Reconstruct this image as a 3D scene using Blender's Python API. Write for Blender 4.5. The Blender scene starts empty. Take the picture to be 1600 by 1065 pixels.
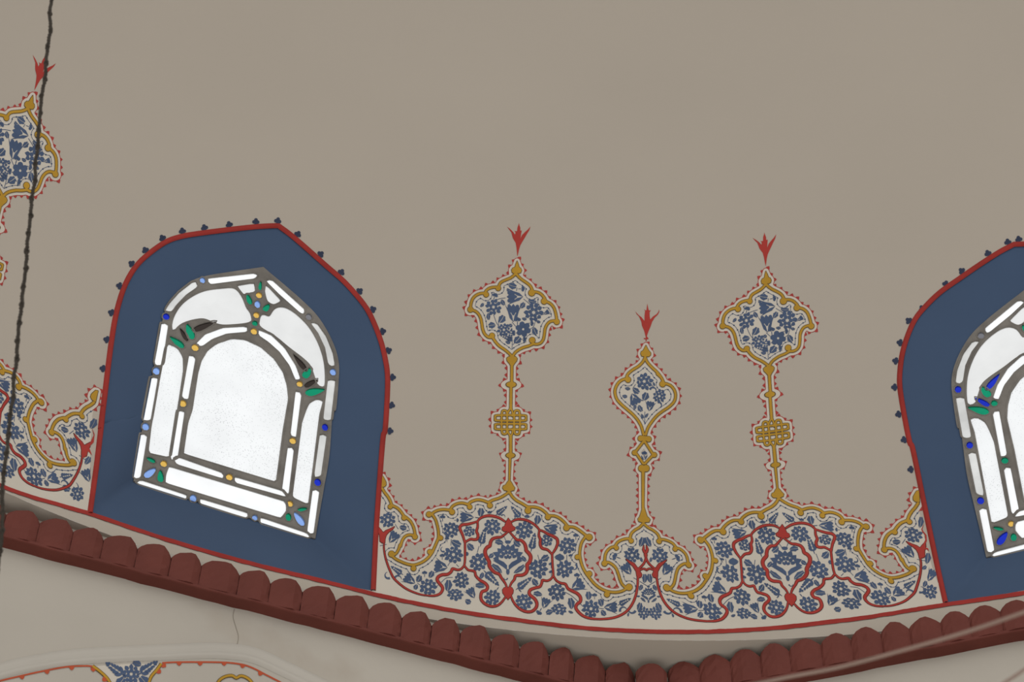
import bpy, math, random
import numpy as np
from mathutils import Matrix, Vector
from mathutils.geometry import delaunay_2d_cdt

# ------------------------------------------------------------------ camera, world, exposure
SC = 3.0                 # radius of the dome's foot in metres
Z0 = 5.6                 # height of the dome's foot above the floor
C = np.array([-0.137452746, -0.683552204, -1.36617025])      # camera, in dome radii from the centre of the foot
YAW, PITCH, ROLL = 0.00123961, 0.80034584, 0.02683174
F = math.exp(8.21416146)                                     # focal length for a 1600 px wide frame
ZC = 0.29726276                                              # centre of the dome's sphere above its foot
RS = math.sqrt(1 + ZC * ZC)
PER = math.pi / 4                                            # eight bays
W, H = 1600.0, 1065.0

def cam_axes():
    cy, sy, cp, sp = math.cos(YAW), math.sin(YAW), math.cos(PITCH), math.sin(PITCH)
    fwd = np.array([sy * cp, cy * cp, sp]); right = np.array([cy, -sy, 0.0]); up = np.cross(right, fwd)
    c, s = math.cos(ROLL), math.sin(ROLL)
    return np.array([c * right + s * up, -s * right + c * up, fwd])
M = cam_axes()

scene = bpy.context.scene
col = scene.collection
cd = bpy.data.cameras.new('camera')
cam = bpy.data.objects.new('camera', cd)
col.objects.link(cam)
cd.sensor_fit = 'HORIZONTAL'; cd.sensor_width = 36.0; cd.lens = F * 36.0 / W
cd.clip_start = 0.05; cd.clip_end = 200
cd.dof.use_dof = True; cd.dof.focus_distance = 6.6; cd.dof.aperture_fstop = 13.0
m3 = Matrix((M[0], M[1], -M[2])).transposed()
cam.matrix_world = Matrix.Translation(Vector(C * SC + np.array([0, 0, Z0]))) @ m3.to_4x4()
scene.camera = cam

world = bpy.data.worlds.new('world'); scene.world = world
world.use_nodes = True
bg = world.node_tree.nodes['Background']
bg.inputs[0].default_value = (0.985, 0.992, 1.0, 1); bg.inputs[1].default_value = 1.12
vs = scene.view_settings
vs.view_transform = 'Standard'; vs.look = 'None'; vs.exposure = 0.0; vs.gamma = 1.0; vs.use_curve_mapping = False

# ------------------------------------------------------------------ materials
LIT = 0.93          # plaster in this light shows about this share of its albedo
def lin(c): return tuple(((v / 255) / 12.92 if v <= 10.3 else ((v / 255 + 0.055) / 1.055) ** 2.4) for v in c)
def albedo(c): return tuple(min(0.92, v / LIT) for v in lin(c)) + (1,)

def paint(name, rgb, var=0.10, scale=6.0, rough=0.8, bump=0.0, bscale=60.0, dark=None, dscale=2.0):
    m = bpy.data.materials.new(name); m.use_nodes = True
    nt = m.node_tree; b = nt.nodes['Principled BSDF']
    b.inputs['Roughness'].default_value = rough
    if 'Specular IOR Level' in b.inputs: b.inputs['Specular IOR Level'].default_value = 0.15
    tc = nt.nodes.new('ShaderNodeTexCoord')
    nz = nt.nodes.new('ShaderNodeTexNoise'); nz.inputs['Scale'].default_value = scale; nz.inputs['Detail'].default_value = 6
    nt.links.new(tc.outputs['Object'], nz.inputs['Vector'])
    rp = nt.nodes.new('ShaderNodeValToRGB')
    a = albedo(rgb)
    rp.color_ramp.elements[0].position = 0.3; rp.color_ramp.elements[1].position = 0.7
    rp.color_ramp.elements[0].color = tuple(v * (1 - var) for v in a[:3]) + (1,)
    rp.color_ramp.elements[1].color = tuple(min(0.95, v * (1 + var)) for v in a[:3]) + (1,)
    nt.links.new(nz.outputs['Fac'], rp.inputs['Fac'])
    out = rp.outputs['Color']
    if dark:
        n2 = nt.nodes.new('ShaderNodeTexNoise'); n2.inputs['Scale'].default_value = dscale; n2.inputs['Detail'].default_value = 8
        nt.links.new(tc.outputs['Object'], n2.inputs['Vector'])
        r2 = nt.nodes.new('ShaderNodeValToRGB'); r2.color_ramp.elements[0].position = 0.58; r2.color_ramp.elements[1].position = 0.78
        nt.links.new(n2.outputs['Fac'], r2.inputs['Fac'])
        mx = nt.nodes.new('ShaderNodeMixRGB'); mx.inputs[2].default_value = albedo(dark)
        nt.links.new(r2.outputs['Color'], mx.inputs[0]); nt.links.new(out, mx.inputs[1]); out = mx.outputs[0]
    nt.links.new(out, b.inputs['Base Color'])
    if bump:
        n3 = nt.nodes.new('ShaderNodeTexNoise'); n3.inputs['Scale'].default_value = bscale; n3.inputs['Detail'].default_value = 5
        nt.links.new(tc.outputs['Object'], n3.inputs['Vector'])
        bp = nt.nodes.new('ShaderNodeBump'); bp.inputs['Strength'].default_value = bump; bp.inputs['Distance'].default_value = 0.01
        nt.links.new(n3.outputs['Fac'], bp.inputs['Height']); nt.links.new(bp.outputs['Normal'], b.inputs['Normal'])
    return m

def glass(name, rgb, speck=False, trans=0.5, dirt=0.12):
    m = bpy.data.materials.new(name); m.use_nodes = True
    nt = m.node_tree; nt.nodes.clear()
    o = nt.nodes.new('ShaderNodeOutputMaterial')
    t = nt.nodes.new('ShaderNodeBsdfTransparent'); d = nt.nodes.new('ShaderNodeBsdfTranslucent')
    mx = nt.nodes.new('ShaderNodeMixShader'); mx.inputs[0].default_value = 1 - trans
    tc = nt.nodes.new('ShaderNodeTexCoord')
    nz = nt.nodes.new('ShaderNodeTexNoise'); nz.inputs['Scale'].default_value = 9; nz.inputs['Detail'].default_value = 5
    nt.links.new(tc.outputs['Object'], nz.inputs['Vector'])
    rp = nt.nodes.new('ShaderNodeValToRGB')
    rp.color_ramp.elements[0].position = 0.35; rp.color_ramp.elements[1].position = 0.65
    rp.color_ramp.elements[0].color = tuple(v * (1 - dirt) for v in rgb) + (1,); rp.color_ramp.elements[1].color = tuple(rgb) + (1,)
    nt.links.new(nz.outputs['Fac'], rp.inputs['Fac'])
    c = rp.outputs['Color']
    if speck:
        v = nt.nodes.new('ShaderNodeTexVoronoi'); v.inputs['Scale'].default_value = 170
        nt.links.new(tc.outputs['Object'], v.inputs['Vector'])
        n2 = nt.nodes.new('ShaderNodeTexNoise'); n2.inputs['Scale'].default_value = 5
        nt.links.new(tc.outputs['Object'], n2.inputs['Vector'])
        th = nt.nodes.new('ShaderNodeMath'); th.operation = 'MULTIPLY'; th.inputs[1].default_value = 0.40
        nt.links.new(n2.outputs['Fac'], th.inputs[0])
        lt = nt.nodes.new('ShaderNodeMath'); lt.operation = 'LESS_THAN'
        nt.links.new(v.outputs['Distance'], lt.inputs[0]); nt.links.new(th.outputs[0], lt.inputs[1])
        mc = nt.nodes.new('ShaderNodeMixRGB'); mc.inputs[2].default_value = (0.55, 0.555, 0.56, 1)
        nt.links.new(lt.outputs[0], mc.inputs[0]); nt.links.new(c, mc.inputs[1]); c = mc.outputs[0]
    nt.links.new(c, t.inputs['Color']); nt.links.new(c, d.inputs['Color'])
    nt.links.new(t.outputs[0], mx.inputs[1]); nt.links.new(d.outputs[0], mx.inputs[2])
    nt.links.new(mx.outputs[0], o.inputs['Surface'])
    return m

MT = {
    'plaster': paint('dome_plaster', (160, 150, 137), 0.018, 1.5, 0.9, 0.06, 25),
    'wall_plaster': paint('wall_plaster', (162, 154, 142), 0.05, 2.0, 0.9, 0.15, 18, dark=(146, 134, 119), dscale=2.2),
    'soffit': paint('soffit_plaster', (168, 158, 144), 0.06, 5.0, 0.9, 0.2, 40),
    'moulding': paint('moulding_plaster', (166, 159, 148), 0.04, 3.0),
    'ground': paint('cream_paint', (181, 172, 158), 0.03, 5.0),
    'gold': paint('ochre_paint', (160, 122, 40), 0.10, 9.0),
    'gold_edge': paint('dark_brown_paint', (84, 66, 40), 0.1, 9.0),
    'red': paint('vermilion_paint', (150, 51, 44), 0.08, 9.0),
    'red_edge': paint('dark_maroon_paint', (78, 38, 34), 0.1, 9.0),
    'red_line': paint('red_band_paint', (138, 45, 39), 0.12, 12.0),
    'fringe': paint('crimson_paint', (146, 54, 49), 0.1, 9.0),
    'blue': paint('cobalt_paint', (65, 78, 101), 0.12, 12.0),
    'panel': paint('slate_blue_paint', (58, 74, 97), 0.05, 3.0, 0.75, 0.04, 30),
    'trefoil': paint('dark_blue_paint', (46, 52, 70), 0.1, 9.0),
    'cornice': paint('oxide_red_paint', (93, 48, 40), 0.10, 8.0, 0.7, 0.25, 35),
    'orange': paint('orange_red_paint', (162, 72, 46), 0.1, 9.0),
    'tracery': paint('grey_stucco', (112, 107, 100), 0.22, 14.0, 0.9, 0.4, 50),
    'iron': paint('rusty_iron', (50, 44, 37), 0.25, 90.0, 0.7, 0.3, 200),
    'cable': paint('grey_cable_sheath', (128, 108, 96), 0.05, 20.0),
    'crack': paint('crack_shadow', (128, 118, 104), 0.1, 20.0),
    'pane': glass('frosted_glass', (0.86, 0.87, 0.87), True, 0.45, 0.06),
    'pane_plain': glass('clear_white_glass', (0.94, 0.95, 0.95), False, 0.5, 0.08),
    'pane_dim': glass('sky_dimmed_glass', (0.76, 0.76, 0.75), False, 0.5, 0.08),  # darker tint imitates the weaker sky light through the upper panes
    'pane_grey': glass('mottled_grey_glass', (0.72, 0.72, 0.70), False, 0.5, 0.25),  # greyer glass with stronger random mottling
    'yellow': glass('amber_glass', (0.84, 0.53, 0.12), False, 0.6),
    'green': glass('green_glass', (0.012, 0.30, 0.16), False, 0.6),
    'lightblue': glass('light_blue_glass', (0.28, 0.45, 0.88), False, 0.6),
    'darkblue': glass('cobalt_glass', (0.02, 0.04, 0.55), False, 0.6),
    'brown': glass('dark_brown_glass', (0.05, 0.04, 0.035), False, 0.5),
    'greyjewel': glass('grey_glass', (0.22, 0.22, 0.24), False, 0.5),
}

# ------------------------------------------------------------------ geometry of the place
def A(p): return np.asarray(p, float).reshape(-1, 2)
def rays(p):
    p = A(p)
    d = np.stack([(p[:, 0] - W / 2) / F, -(p[:, 1] - H / 2) / F, np.ones(len(p))], 1) @ M
    return d / np.linalg.norm(d, axis=1)[:, None]
def surf(p):
    """photo pixel -> (azimuth, height) on the dome"""
    d = rays(p); oc = C - np.array([0, 0, ZC]); b = d @ oc
    t = -b + np.sqrt(np.maximum(1e-9, b * b - (oc @ oc - RS * RS)))
    X = C + t[:, None] * d
    return np.stack([np.arctan2(X[:, 0], X[:, 1]), X[:, 2]], 1)
def rad(z): return np.sqrt(np.maximum(1e-9, RS * RS - (z - ZC) ** 2))
def dome(tz, off=0.0):
    """(azimuth, height) -> metres, off = metres proud of the plaster"""
    tz = A(tz); r = rad(tz[:, 1])
    X = np.stack([r * np.sin(tz[:, 0]), r * np.cos(tz[:, 0]), tz[:, 1]], 1)
    n = (X - np.array([0, 0, ZC])) / RS
    return X * SC - n * off + np.array([0, 0, Z0])
def unsurf(tz):
    tz = A(tz); r = rad(tz[:, 1])
    X = np.stack([r * np.sin(tz[:, 0]), r * np.cos(tz[:, 0]), tz[:, 1]], 1)
    q = (X - C) @ M.T
    return np.stack([W / 2 + F * q[:, 0] / q[:, 2], H / 2 - F * q[:, 1] / q[:, 2]], 1)

class Plane:
    """a vertical plane facing the axis: local coordinates (s, z)"""
    def __init__(s, az, q):
        s.n = np.array([math.sin(az), math.cos(az), 0]); s.t = np.array([math.cos(az), -math.sin(az), 0]); s.q = q
    def local(s, p):
        d = rays(p); k = (s.q - C @ s.n) / (d @ s.n); X = C + k[:, None] * d
        return np.stack([X @ s.t, X[:, 2]], 1)
    def at(s, uv, off=0.0):
        uv = A(uv)
        X = (s.q * s.n)[None] + uv[:, :1] * s.t[None] + uv[:, 1:] * np.array([[0, 0, 1.0]])
        return X * SC - s.n[None] * off + np.array([0, 0, Z0])

# ------------------------------------------------------------------ mesh helpers
def mesh_obj(name, verts, faces, mat, parent=None, smooth=False):
    me = bpy.data.meshes.new(name)
    me.from_pydata([tuple(map(float, v)) for v in verts], [], [tuple(int(i) for i in f) for f in faces])
    me.materials.append(mat)
    if smooth:
        for p in me.polygons: p.use_smooth = True
    me.update()
    o = bpy.data.objects.new(name, me); col.objects.link(o)
    if parent is not None: o.parent = parent; o.matrix_parent_inverse = parent.matrix_world.inverted()
    return o
def empty(name, loc):
    o = bpy.data.objects.new(name, None); o.empty_display_size = 0.1; o.location = Vector(loc); col.objects.link(o)
    o.matrix_world = Matrix.Translation(Vector(loc))
    return o
def tag(o, label=None, cat=None, group=None, kind=None):
    if label: o['label'] = label
    if cat: o['category'] = cat
    if group: o['group'] = group
    if kind: o['kind'] = kind
    return o

def inpoly(p, poly):
    p = A(p); poly = A(poly); x, y = p[:, 0], p[:, 1]; r = np.zeros(len(p), bool)
    x1, y1 = poly[:, 0], poly[:, 1]; x2, y2 = np.roll(x1, -1), np.roll(y1, -1)
    for a, b, c, d in zip(x1, y1, x2, y2):
        if b == d: continue
        r ^= ((b > y) != (d > y)) & (x < (c - a) * (y - b) / (d - b) + a)
    return r
def spline(pts, step=1.5, closed=False):
    """Catmull-Rom through the points, resampled"""
    P = A(pts)
    if len(P) < 3: return resample(P, step, closed)
    if closed: Q = np.vstack([P[-1], P, P[0], P[1]])
    else: Q = np.vstack([2 * P[0] - P[1], P, 2 * P[-1] - P[-2]])
    out = []
    for i in range(1, len(Q) - 2):
        p0, p1, p2, p3 = Q[i - 1:i + 3]
        t = np.linspace(0, 1, 9)[:-1, None]
        out.append(0.5 * ((2 * p1) + (p2 - p0) * t + (2 * p0 - 5 * p1 + 4 * p2 - p3) * t ** 2 + (3 * p1 - p0 - 3 * p2 + p3) * t ** 3))
    out = np.vstack(out)
    if not closed: out = np.vstack([out, P[-1:]])
    return resample(out, step, closed)
def resample(P, step, closed=False):
    P = A(P)
    if closed: P = np.vstack([P, P[:1]])
    d = np.r_[0, np.cumsum(np.linalg.norm(np.diff(P, axis=0), axis=1))]
    n = max(2, int(round(d[-1] / step)) + 1)
    s = np.linspace(0, d[-1], n)
    Q = np.stack([np.interp(s, d, P[:, 0]), np.interp(s, d, P[:, 1])], 1)
    return Q[:-1] if closed else Q
def nresample(P, n):
    P = A(P); d = np.r_[0, np.cumsum(np.linalg.norm(np.diff(P, axis=0), axis=1))]
    s = np.linspace(0, d[-1], n)
    return np.stack([np.interp(s, d, P[:, 0]), np.interp(s, d, P[:, 1])], 1)

class SDF:
    """distance field of a flat painted shape made of strokes, balls and polygons"""
    def __init__(s, x0, y0, x1, y1, h=0.5):
        s.h, s.x0, s.y0 = h, x0, y0
        s.nx, s.ny = int((x1 - x0) / h) + 1, int((y1 - y0) / h) + 1
        s.v = np.full((s.ny, s.nx), 14.0)
    def _win(s, a, b, c, d):
        i0 = max(0, int((a - s.x0) / s.h)); i1 = min(s.nx, int((c - s.x0) / s.h) + 2)
        j0 = max(0, int((b - s.y0) / s.h)); j1 = min(s.ny, int((d - s.y0) / s.h) + 2)
        return i0, i1, j0, j1
    def ball(s, x, y, r, ry=None):
        m = 13 + r
        i0, i1, j0, j1 = s._win(x - m, y - m, x + m, y + m)
        if i1 <= i0 or j1 <= j0: return
        X = s.x0 + s.h * np.arange(i0, i1)[None]; Y = s.y0 + s.h * np.arange(j0, j1)[:, None]
        if ry: D = (np.hypot((X - x) / r, (Y - y) / ry) - 1) * min(r, ry)
        else: D = np.hypot(X - x, Y - y) - r
        s.v[j0:j1, i0:i1] = np.minimum(s.v[j0:j1, i0:i1], D)
    def stroke(s, P, w0, w1=None, mid=None):
        P = A(P); n = len(P)
        for k, (x, y) in enumerate(P):
            u = k / max(1, n - 1)
            w = w0 if w1 is None else w0 + (w1 - w0) * u
            if mid: w = w + (mid - w) * math.sin(math.pi * u)
            s.ball(x, y, w / 2)
    def poly(s, pts):
        P = A(pts); a, b = P.min(0) - 13; c, d = P.max(0) + 13
        i0, i1, j0, j1 = s._win(a, b, c, d)
        X, Y = np.meshgrid(s.x0 + s.h * np.arange(i0, i1), s.y0 + s.h * np.arange(j0, j1))
        D = np.full(X.shape, 1e9)
        for p, q in zip(P, np.roll(P, -1, 0)):
            e = q - p; L = e @ e
            if L < 1e-12: continue
            t = np.clip(((X - p[0]) * e[0] + (Y - p[1]) * e[1]) / L, 0, 1)
            D = np.minimum(D, np.hypot(X - p[0] - t * e[0], Y - p[1] - t * e[1]))
        ins = inpoly(np.stack([X.ravel(), Y.ravel()], 1), P).reshape(X.shape)
        s.v[j0:j1, i0:i1] = np.minimum(s.v[j0:j1, i0:i1], np.where(ins, -D, D))
    def sample(s, p):
        p = A(p); u = np.clip((p[:, 0] - s.x0) / s.h, 0, s.nx - 1.001); v = np.clip((p[:, 1] - s.y0) / s.h, 0, s.ny - 1.001)
        i, j = u.astype(int), v.astype(int); a, b = u - i, v - j; V = s.v
        return V[j, i] * (1 - a) * (1 - b) + V[j, i + 1] * a * (1 - b) + V[j + 1, i] * (1 - a) * b + V[j + 1, i + 1] * a * b
    def loops(s, lev, tol=0.06, maxseg=9.0):
        V = s.v - lev; V = V.copy(); V[0, :] = V[-1, :] = 5; V[:, 0] = V[:, -1] = 5
        V[V == 0] = 1e-6
        B = V < 0
        mix = (B[:-1, :-1].astype(int) + B[1:, :-1] + B[:-1, 1:] + B[1:, 1:])
        js, is_ = np.nonzero((mix > 0) & (mix < 4))
        adj = {}
        def pt(e):
            k, j, i = e
            if k == 0: t = V[j, i] / (V[j, i] - V[j, i + 1]); return (s.x0 + s.h * (i + t), s.y0 + s.h * j)
            t = V[j, i] / (V[j, i] - V[j + 1, i]); return (s.x0 + s.h * i, s.y0 + s.h * (j + t))
        for j, i in zip(js.tolist(), is_.tolist()):
            a, b, c, d = B[j, i], B[j, i + 1], B[j + 1, i + 1], B[j + 1, i]
            es = []
            if a != b: es.append((0, j, i))
            if b != c: es.append((1, j, i + 1))
            if c != d: es.append((0, j + 1, i))
            if d != a: es.append((1, j, i))
            if len(es) == 2: pairs = [(es[0], es[1])]
            else: pairs = [(es[0], es[1]), (es[2], es[3])] if not a else [(es[0], es[3]), (es[1], es[2])]
            for p, q in pairs:
                adj.setdefault(p, []).append(q); adj.setdefault(q, []).append(p)
        out = []
        while adj:
            st = next(iter(adj)); cur = st; prev = None; loop = []
            while True:
                loop.append(pt(cur)); nb = adj.pop(cur, [])
                nxt = None
                for n in nb:
                    if n != prev and n in adj: nxt = n; break
                if nxt is None: break
                prev, cur = cur, nxt
            if len(loop) > 6: out.append(simplify(np.array(loop), tol, maxseg))
        return out
def simplify(P, tol, maxseg):
    n = len(P); keep = np.zeros(n, bool); keep[0] = True
    half = int(np.argmax(((P - P[0]) ** 2).sum(1))); keep[half] = True
    Q = np.vstack([P, P[:1]])
    st = [(0, half), (half, n)]
    while st:
        a, b = st.pop()
        if b - a < 2: continue
        p, q = Q[a], Q[b]; e = q - p; L = np.hypot(*e)
        seg = Q[a + 1:b]
        d = np.abs(e[0] * (seg[:, 1] - p[1]) - e[1] * (seg[:, 0] - p[0])) / L if L > 1e-9 else np.hypot(*(seg - p).T)
        k = int(np.argmax(d))
        if d[k] > tol or L > maxseg:
            k = k if d[k] > tol else len(seg) // 2
            k += a + 1; keep[k] = True; st += [(a, k), (k, b)]
    return P[keep]
def cdt(loops, inside, grid=None):
    """triangulate the region bounded by loops; -> (verts, faces)"""
    vs_, es = [], []
    for L in loops:
        b = len(vs_); vs_ += [Vector(map(float, p)) for p in L]
        es += [(b + i, b + (i + 1) % len(L)) for i in range(len(L))]
    if grid:
        P = np.vstack(loops); a, b = P.min(0), P.max(0)
        X, Y = np.meshgrid(np.arange(a[0] + grid / 2, b[0], grid), np.arange(a[1] + grid / 2, b[1], grid))
        G = np.stack([X.ravel(), Y.ravel()], 1); G = G[inside(G)]
        vs_ += [Vector(map(float, p)) for p in G]
    r = delaunay_2d_cdt(vs_, es, [], 0, 1e-5)
    V = np.array([tuple(v) for v in r[0]]); Fc = np.array([f for f in r[2] if len(f) == 3])
    cen = V[Fc].mean(1); k = inside(cen)
    return V, Fc[k]
def polymesh(poly, grid=None): return cdt([A(poly)], lambda p: inpoly(p, poly), grid)
def joined(ms):
    V, Fc, b = [], [], 0
    for v, f in ms:
        V.append(np.asarray(v, float)); Fc += [tuple(int(i) + b for i in q) for q in f]; b += len(v)
    return (np.vstack(V), Fc) if V else (np.zeros((0, 2)), [])
def ribbon(P, w, taper=False):
    P = A(P); T = np.gradient(P, axis=0); T /= np.maximum(1e-9, np.linalg.norm(T, axis=1))[:, None]
    N = np.stack([-T[:, 1], T[:, 0]], 1); ww = np.full(len(P), w / 2.0)
    if taper: ww = ww * np.linspace(1, 0.15, len(P))
    V = np.vstack([P + N * ww[:, None], P - N * ww[:, None]]); n = len(P)
    return V, [(i, i + 1, n + i + 1, n + i) for i in range(n - 1)]
def fan(P):
    P = A(P); n = len(P)
    return np.vstack([P, P.mean(0)]), [(i, (i + 1) % n, n) for i in range(n)]
def outlines(loop, poly, step):
    """split a closed contour into the runs outside / inside a region"""
    L = resample(loop, step, True); ins = inpoly(L, poly); runs = []
    ch = np.nonzero(ins != np.roll(ins, 1))[0]
    if len(ch) == 0: return [(bool(ins[0]), np.vstack([L, L[:1]]))]
    for a, b in zip(ch, np.r_[ch[1:], ch[0] + len(L)]):
        idx = np.arange(a, b + 1) % len(L); runs.append((bool(ins[a]), L[idx]))
    return runs

class TPS:
    def __init__(s, src, dst, base, lam=2.0):
        s.src = A(src); s.base = base; n = len(s.src)
        r = A(dst) - base(s.src)
        K = s._u(s.src, s.src) + lam * np.eye(n) * 100
        Pm = np.hstack([np.ones((n, 1)), s.src / 100]); Lm = np.zeros((n + 3, n + 3)); Lm[:n, :n] = K; Lm[:n, n:] = Pm; Lm[n:, :n] = Pm.T
        s.w = np.linalg.solve(Lm, np.vstack([r, np.zeros((3, 2))]))
    def _u(s, a, b):
        d2 = ((a[:, None] - b[None]) ** 2).sum(2) / 1e4
        return np.where(d2 > 0, d2 * np.log(np.maximum(d2, 1e-12)), 0)
    def __call__(s, p):
        p = A(p); n = len(s.src)
        return s.base(p) + s._u(p, s.src) @ s.w[:n] + np.hstack([np.ones((len(p), 1)), p / 100]) @ s.w[n:]
def mirror(az): return lambda p: unsurf(surf(p) * np.array([[-1, 1]]) + np.array([[2 * az, 0]]))
def shift(da): return lambda p: unsurf(surf(p) + np.array([[da, 0]]))
ident = lambda p: A(p)
K8 = 8.878
def cr(x0, y0, k=K8): return lambda *pts: A([(x0 + x / k, y0 + y / k) for x, y in pts])
CLIP = []
def on_dome(name, m, off, mat, parent, maps=(ident,), kind=None):
    ms = [(f(m[0]), m[1]) for f in maps]
    V, Fc = joined(ms)
    if CLIP:                       # paint stops at the window openings
        cen = np.array([V[list(f)].mean(0) for f in Fc]); k = np.ones(len(Fc), bool)
        for g in CLIP: k &= ~inpoly(cen, g)
        Fc = [f for f, q in zip(Fc, k) if q]
        if not Fc: return None
    tz = surf(V); tz[:, 1] = np.maximum(tz[:, 1], red_z(tz[:, 0]) - 0.001)
    o = mesh_obj(name, dome(tz, off), Fc, mat, parent)
    if kind: o['kind'] = kind
    return o

# ------------------------------------------------------------------ windows: outlines traced on the dome
w3 = cr(120, 320, 2.958); w4 = cr(120, 600, 2.958); w2c = cr(1360, 360, 1.775)
W1_left = spline(np.vstack([w4((60, 597), (95, 340), (122, 100)), w3((108, 1040), (126, 900), (150, 700), (172, 550), (195, 450), (225, 365), (270, 288), (330, 228), (410, 172), (480, 147), (560, 133), (700, 115), (820, 102), (905, 97), (932, 97))]), 3)
W1_right = spline(np.vstack([w3((932, 97), (990, 140), (1060, 200), (1150, 280), (1230, 350), (1290, 415), (1340, 480), (1375, 550), (1405, 630), (1425, 710), (1436, 790), (1434, 900), (1425, 1040)), w4((1415, 250), (1397, 480), (1382, 700), (1370, 955))]), 3)
W2_left = spline(w2c((400, 42), (380, 48), (330, 75), (270, 112), (210, 155), (160, 200), (125, 245), (100, 290), (85, 350), (80, 400), (93, 490), (110, 570), (125, 630), (140, 720), (160, 800), (180, 920), (195, 980), (209, 1032)), 3)
to_W2 = TPS(nresample(W1_right, 9), nresample(W2_left, 9), mirror(0), 0.05)
W2_near = to_W2(W1_right)
mirror_W2 = mirror(float(surf(W2_near[:1])[0, 0]))
W_open = {1: (W1_left, W1_right), 2: (mirror_W2(W2_near)[::-1], W2_near)}
def opening(k):
    l, r = W_open[k]; return np.vstack([surf(l), surf(r)[1:]])          # from one foot over the point to the other

# ------------------------------------------------------------------ dome
FOOT = -0.02
def build_dome():
    a0, a1, z1 = math.radians(-72), math.radians(62), 1.13
    n = 110
    box = np.vstack([np.stack([np.linspace(a0, a1, n), np.full(n, FOOT)], 1), np.stack([np.full(60, a1), np.linspace(FOOT, z1, 61)[1:]], 1),
                     np.stack([np.linspace(a1, a0, n), np.full(n, z1)], 1)[1:], np.stack([np.full(59, a0), np.linspace(z1, FOOT, 61)[1:-1]], 1)])
    holes = []
    for k in (1, 2):
        o = opening(k); holes.append(np.vstack([o, np.linspace(o[-1], o[0], 30)[1:-1]]))
    ins = lambda p: inpoly(p, box) & ~inpoly(p, holes[0]) & ~inpoly(p, holes[1])
    V, Fc = cdt([box] + holes, ins, 0.0125)
    o = mesh_obj('ceiling', dome(V), Fc, MT['plaster'], smooth=True)
    return tag(o, 'plain grey beige plastered dome above the painted foot', kind='structure')
ceiling = build_dome()

# ------------------------------------------------------------------ octagonal wall below, soffit, cornice
AZL, AZR = math.radians(-20.2), math.radians(19.7)
QW = 0.986                                       # wall face
wl, wr = Plane(AZL, QW), Plane(AZR, QW)
def corner(q):                                   # plan point where the two faces meet
    n = np.array([[math.sin(AZL), math.cos(AZL)], [math.sin(AZR), math.cos(AZR)]])
    return np.linalg.solve(n, np.array([q, q]))
def s_at(pl, xy): return float(np.array([xy[0], xy[1], 0]) @ pl.t)
cw = corner(QW)
def wall(name, pl, s0, s1, label):
    ss = np.linspace(s0, s1, 24); zz = np.linspace(-Z0 / SC, FOOT, 12)
    V = [(s, z) for z in zz for s in ss]
    Fc = [(j * 24 + i, j * 24 + i + 1, (j + 1) * 24 + i + 1, (j + 1) * 24 + i) for j in range(11) for i in range(23)]
    return tag(mesh_obj(name, pl.at(V), Fc, MT['wall_plaster']), label, kind='structure')
SIDE = QW * math.tan(math.pi / 8)
sL0, sR1 = s_at(wl, cw) - 2 * SIDE, s_at(wr, cw) + 2 * SIDE
wall_left = wall('wall_left', wl, sL0, s_at(wl, cw), 'off white plaster wall with arch below the red cornice')
wall_right = wall('wall_right', wr, s_at(wr, cw), sR1, 'plain off white plaster wall below the cornice behind the cables')
AZLL, AZRR = AZL - math.pi / 4, AZR + math.pi / 4
wall('wall_far_left', Plane(AZLL, QW), -SIDE, SIDE, 'plain off white plaster wall turning away beyond the hanging chain')
wall('wall_far_right', Plane(AZRR, QW), -SIDE, SIDE, 'plain off white plaster wall turning away beyond the cables')

def r_wall(a):
    r = np.full(len(a), 9.0)
    for f in (AZLL, AZL, AZR, AZRR):
        c_ = np.cos(a - f); r = np.where(c_ > 0.5, np.minimum(r, QW / np.maximum(c_, 0.5)), r)
    return r
az = np.radians(np.linspace(-72, 62, 200)); n = len(az)
rd = np.full(n, float(rad(np.array([FOOT]))[0])); rw = r_wall(az)
rows = []
for u in np.linspace(0, 1, 7):
    r_ = rd + (rw - rd) * u; z_ = FOOT - 0.10 * np.maximum(0, rw - rd) * math.sin(u * math.pi / 2)
    rows.append(np.stack([r_ * np.sin(az), r_ * np.cos(az), z_], 1) * SC + np.array([0, 0, Z0]))
tag(mesh_obj('trim_3', np.vstack(rows), [(j * n + i, j * n + i + 1, (j + 1) * n + i + 1, (j + 1) * n + i) for j in range(6) for i in range(n - 1)], MT['plaster'], None, True), 'narrow pale plaster soffit between dome and red cornice', kind='structure')

QF = 0.968                                       # front of the cornice
fl, fr = Plane(AZL, QF), Plane(AZR, QF)
cf = corner(QF)
VAL_L = A([(64,813.4),(117,824.4),(164,840),(217,854),(270,866.6),(317,880.6),(376.6,893),(425,908.8),(475,919.7),(527,939),(579,949.7),(630.5,961.7),(676.9,972),(721.6,985.8),(769.7,997.8),(814.4,1008),(860.8,1021.9),(900.3,1030.5),(948.5,1046)])
VAL_R = A([(1041.4,1049.9),(1090,1038),(1139,1028.8),(1185.6,1022.7),(1231.5,1013.7),(1281,1003.6),(1327.8,994.2),(1374.5,986),(1419.2,980),(1468,969.8),(1512.7,960.5),(1561.4,949.5)])
PK_L = A([(40.6,797),(147,821),(247,849),(348,876),(450,908),(560,930.8),(666.6,956.6),(759.4,980.6),(848.8,999.5),(936.4,1025.3)])
PK_R = A([(1065.8,1032.8),(1161.3,1015.3),(1256.7,997),(1350,980.8),(1443.6,963.8),(1537,946.3)])
BT_L = A([(0,855.6),(250,918.5),(497,980.6),(811,1065)]); BT_R = A([(1258.7,1065),(1430,1032.5),(1600,1000.3)])
BS_L = A([(0,842),(53,849.4),(215.6,893),(425,947.8)])
def zline(pl, P): q = pl.local(P); return np.polyfit(q[:, 0], q[:, 1], 1)
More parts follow.
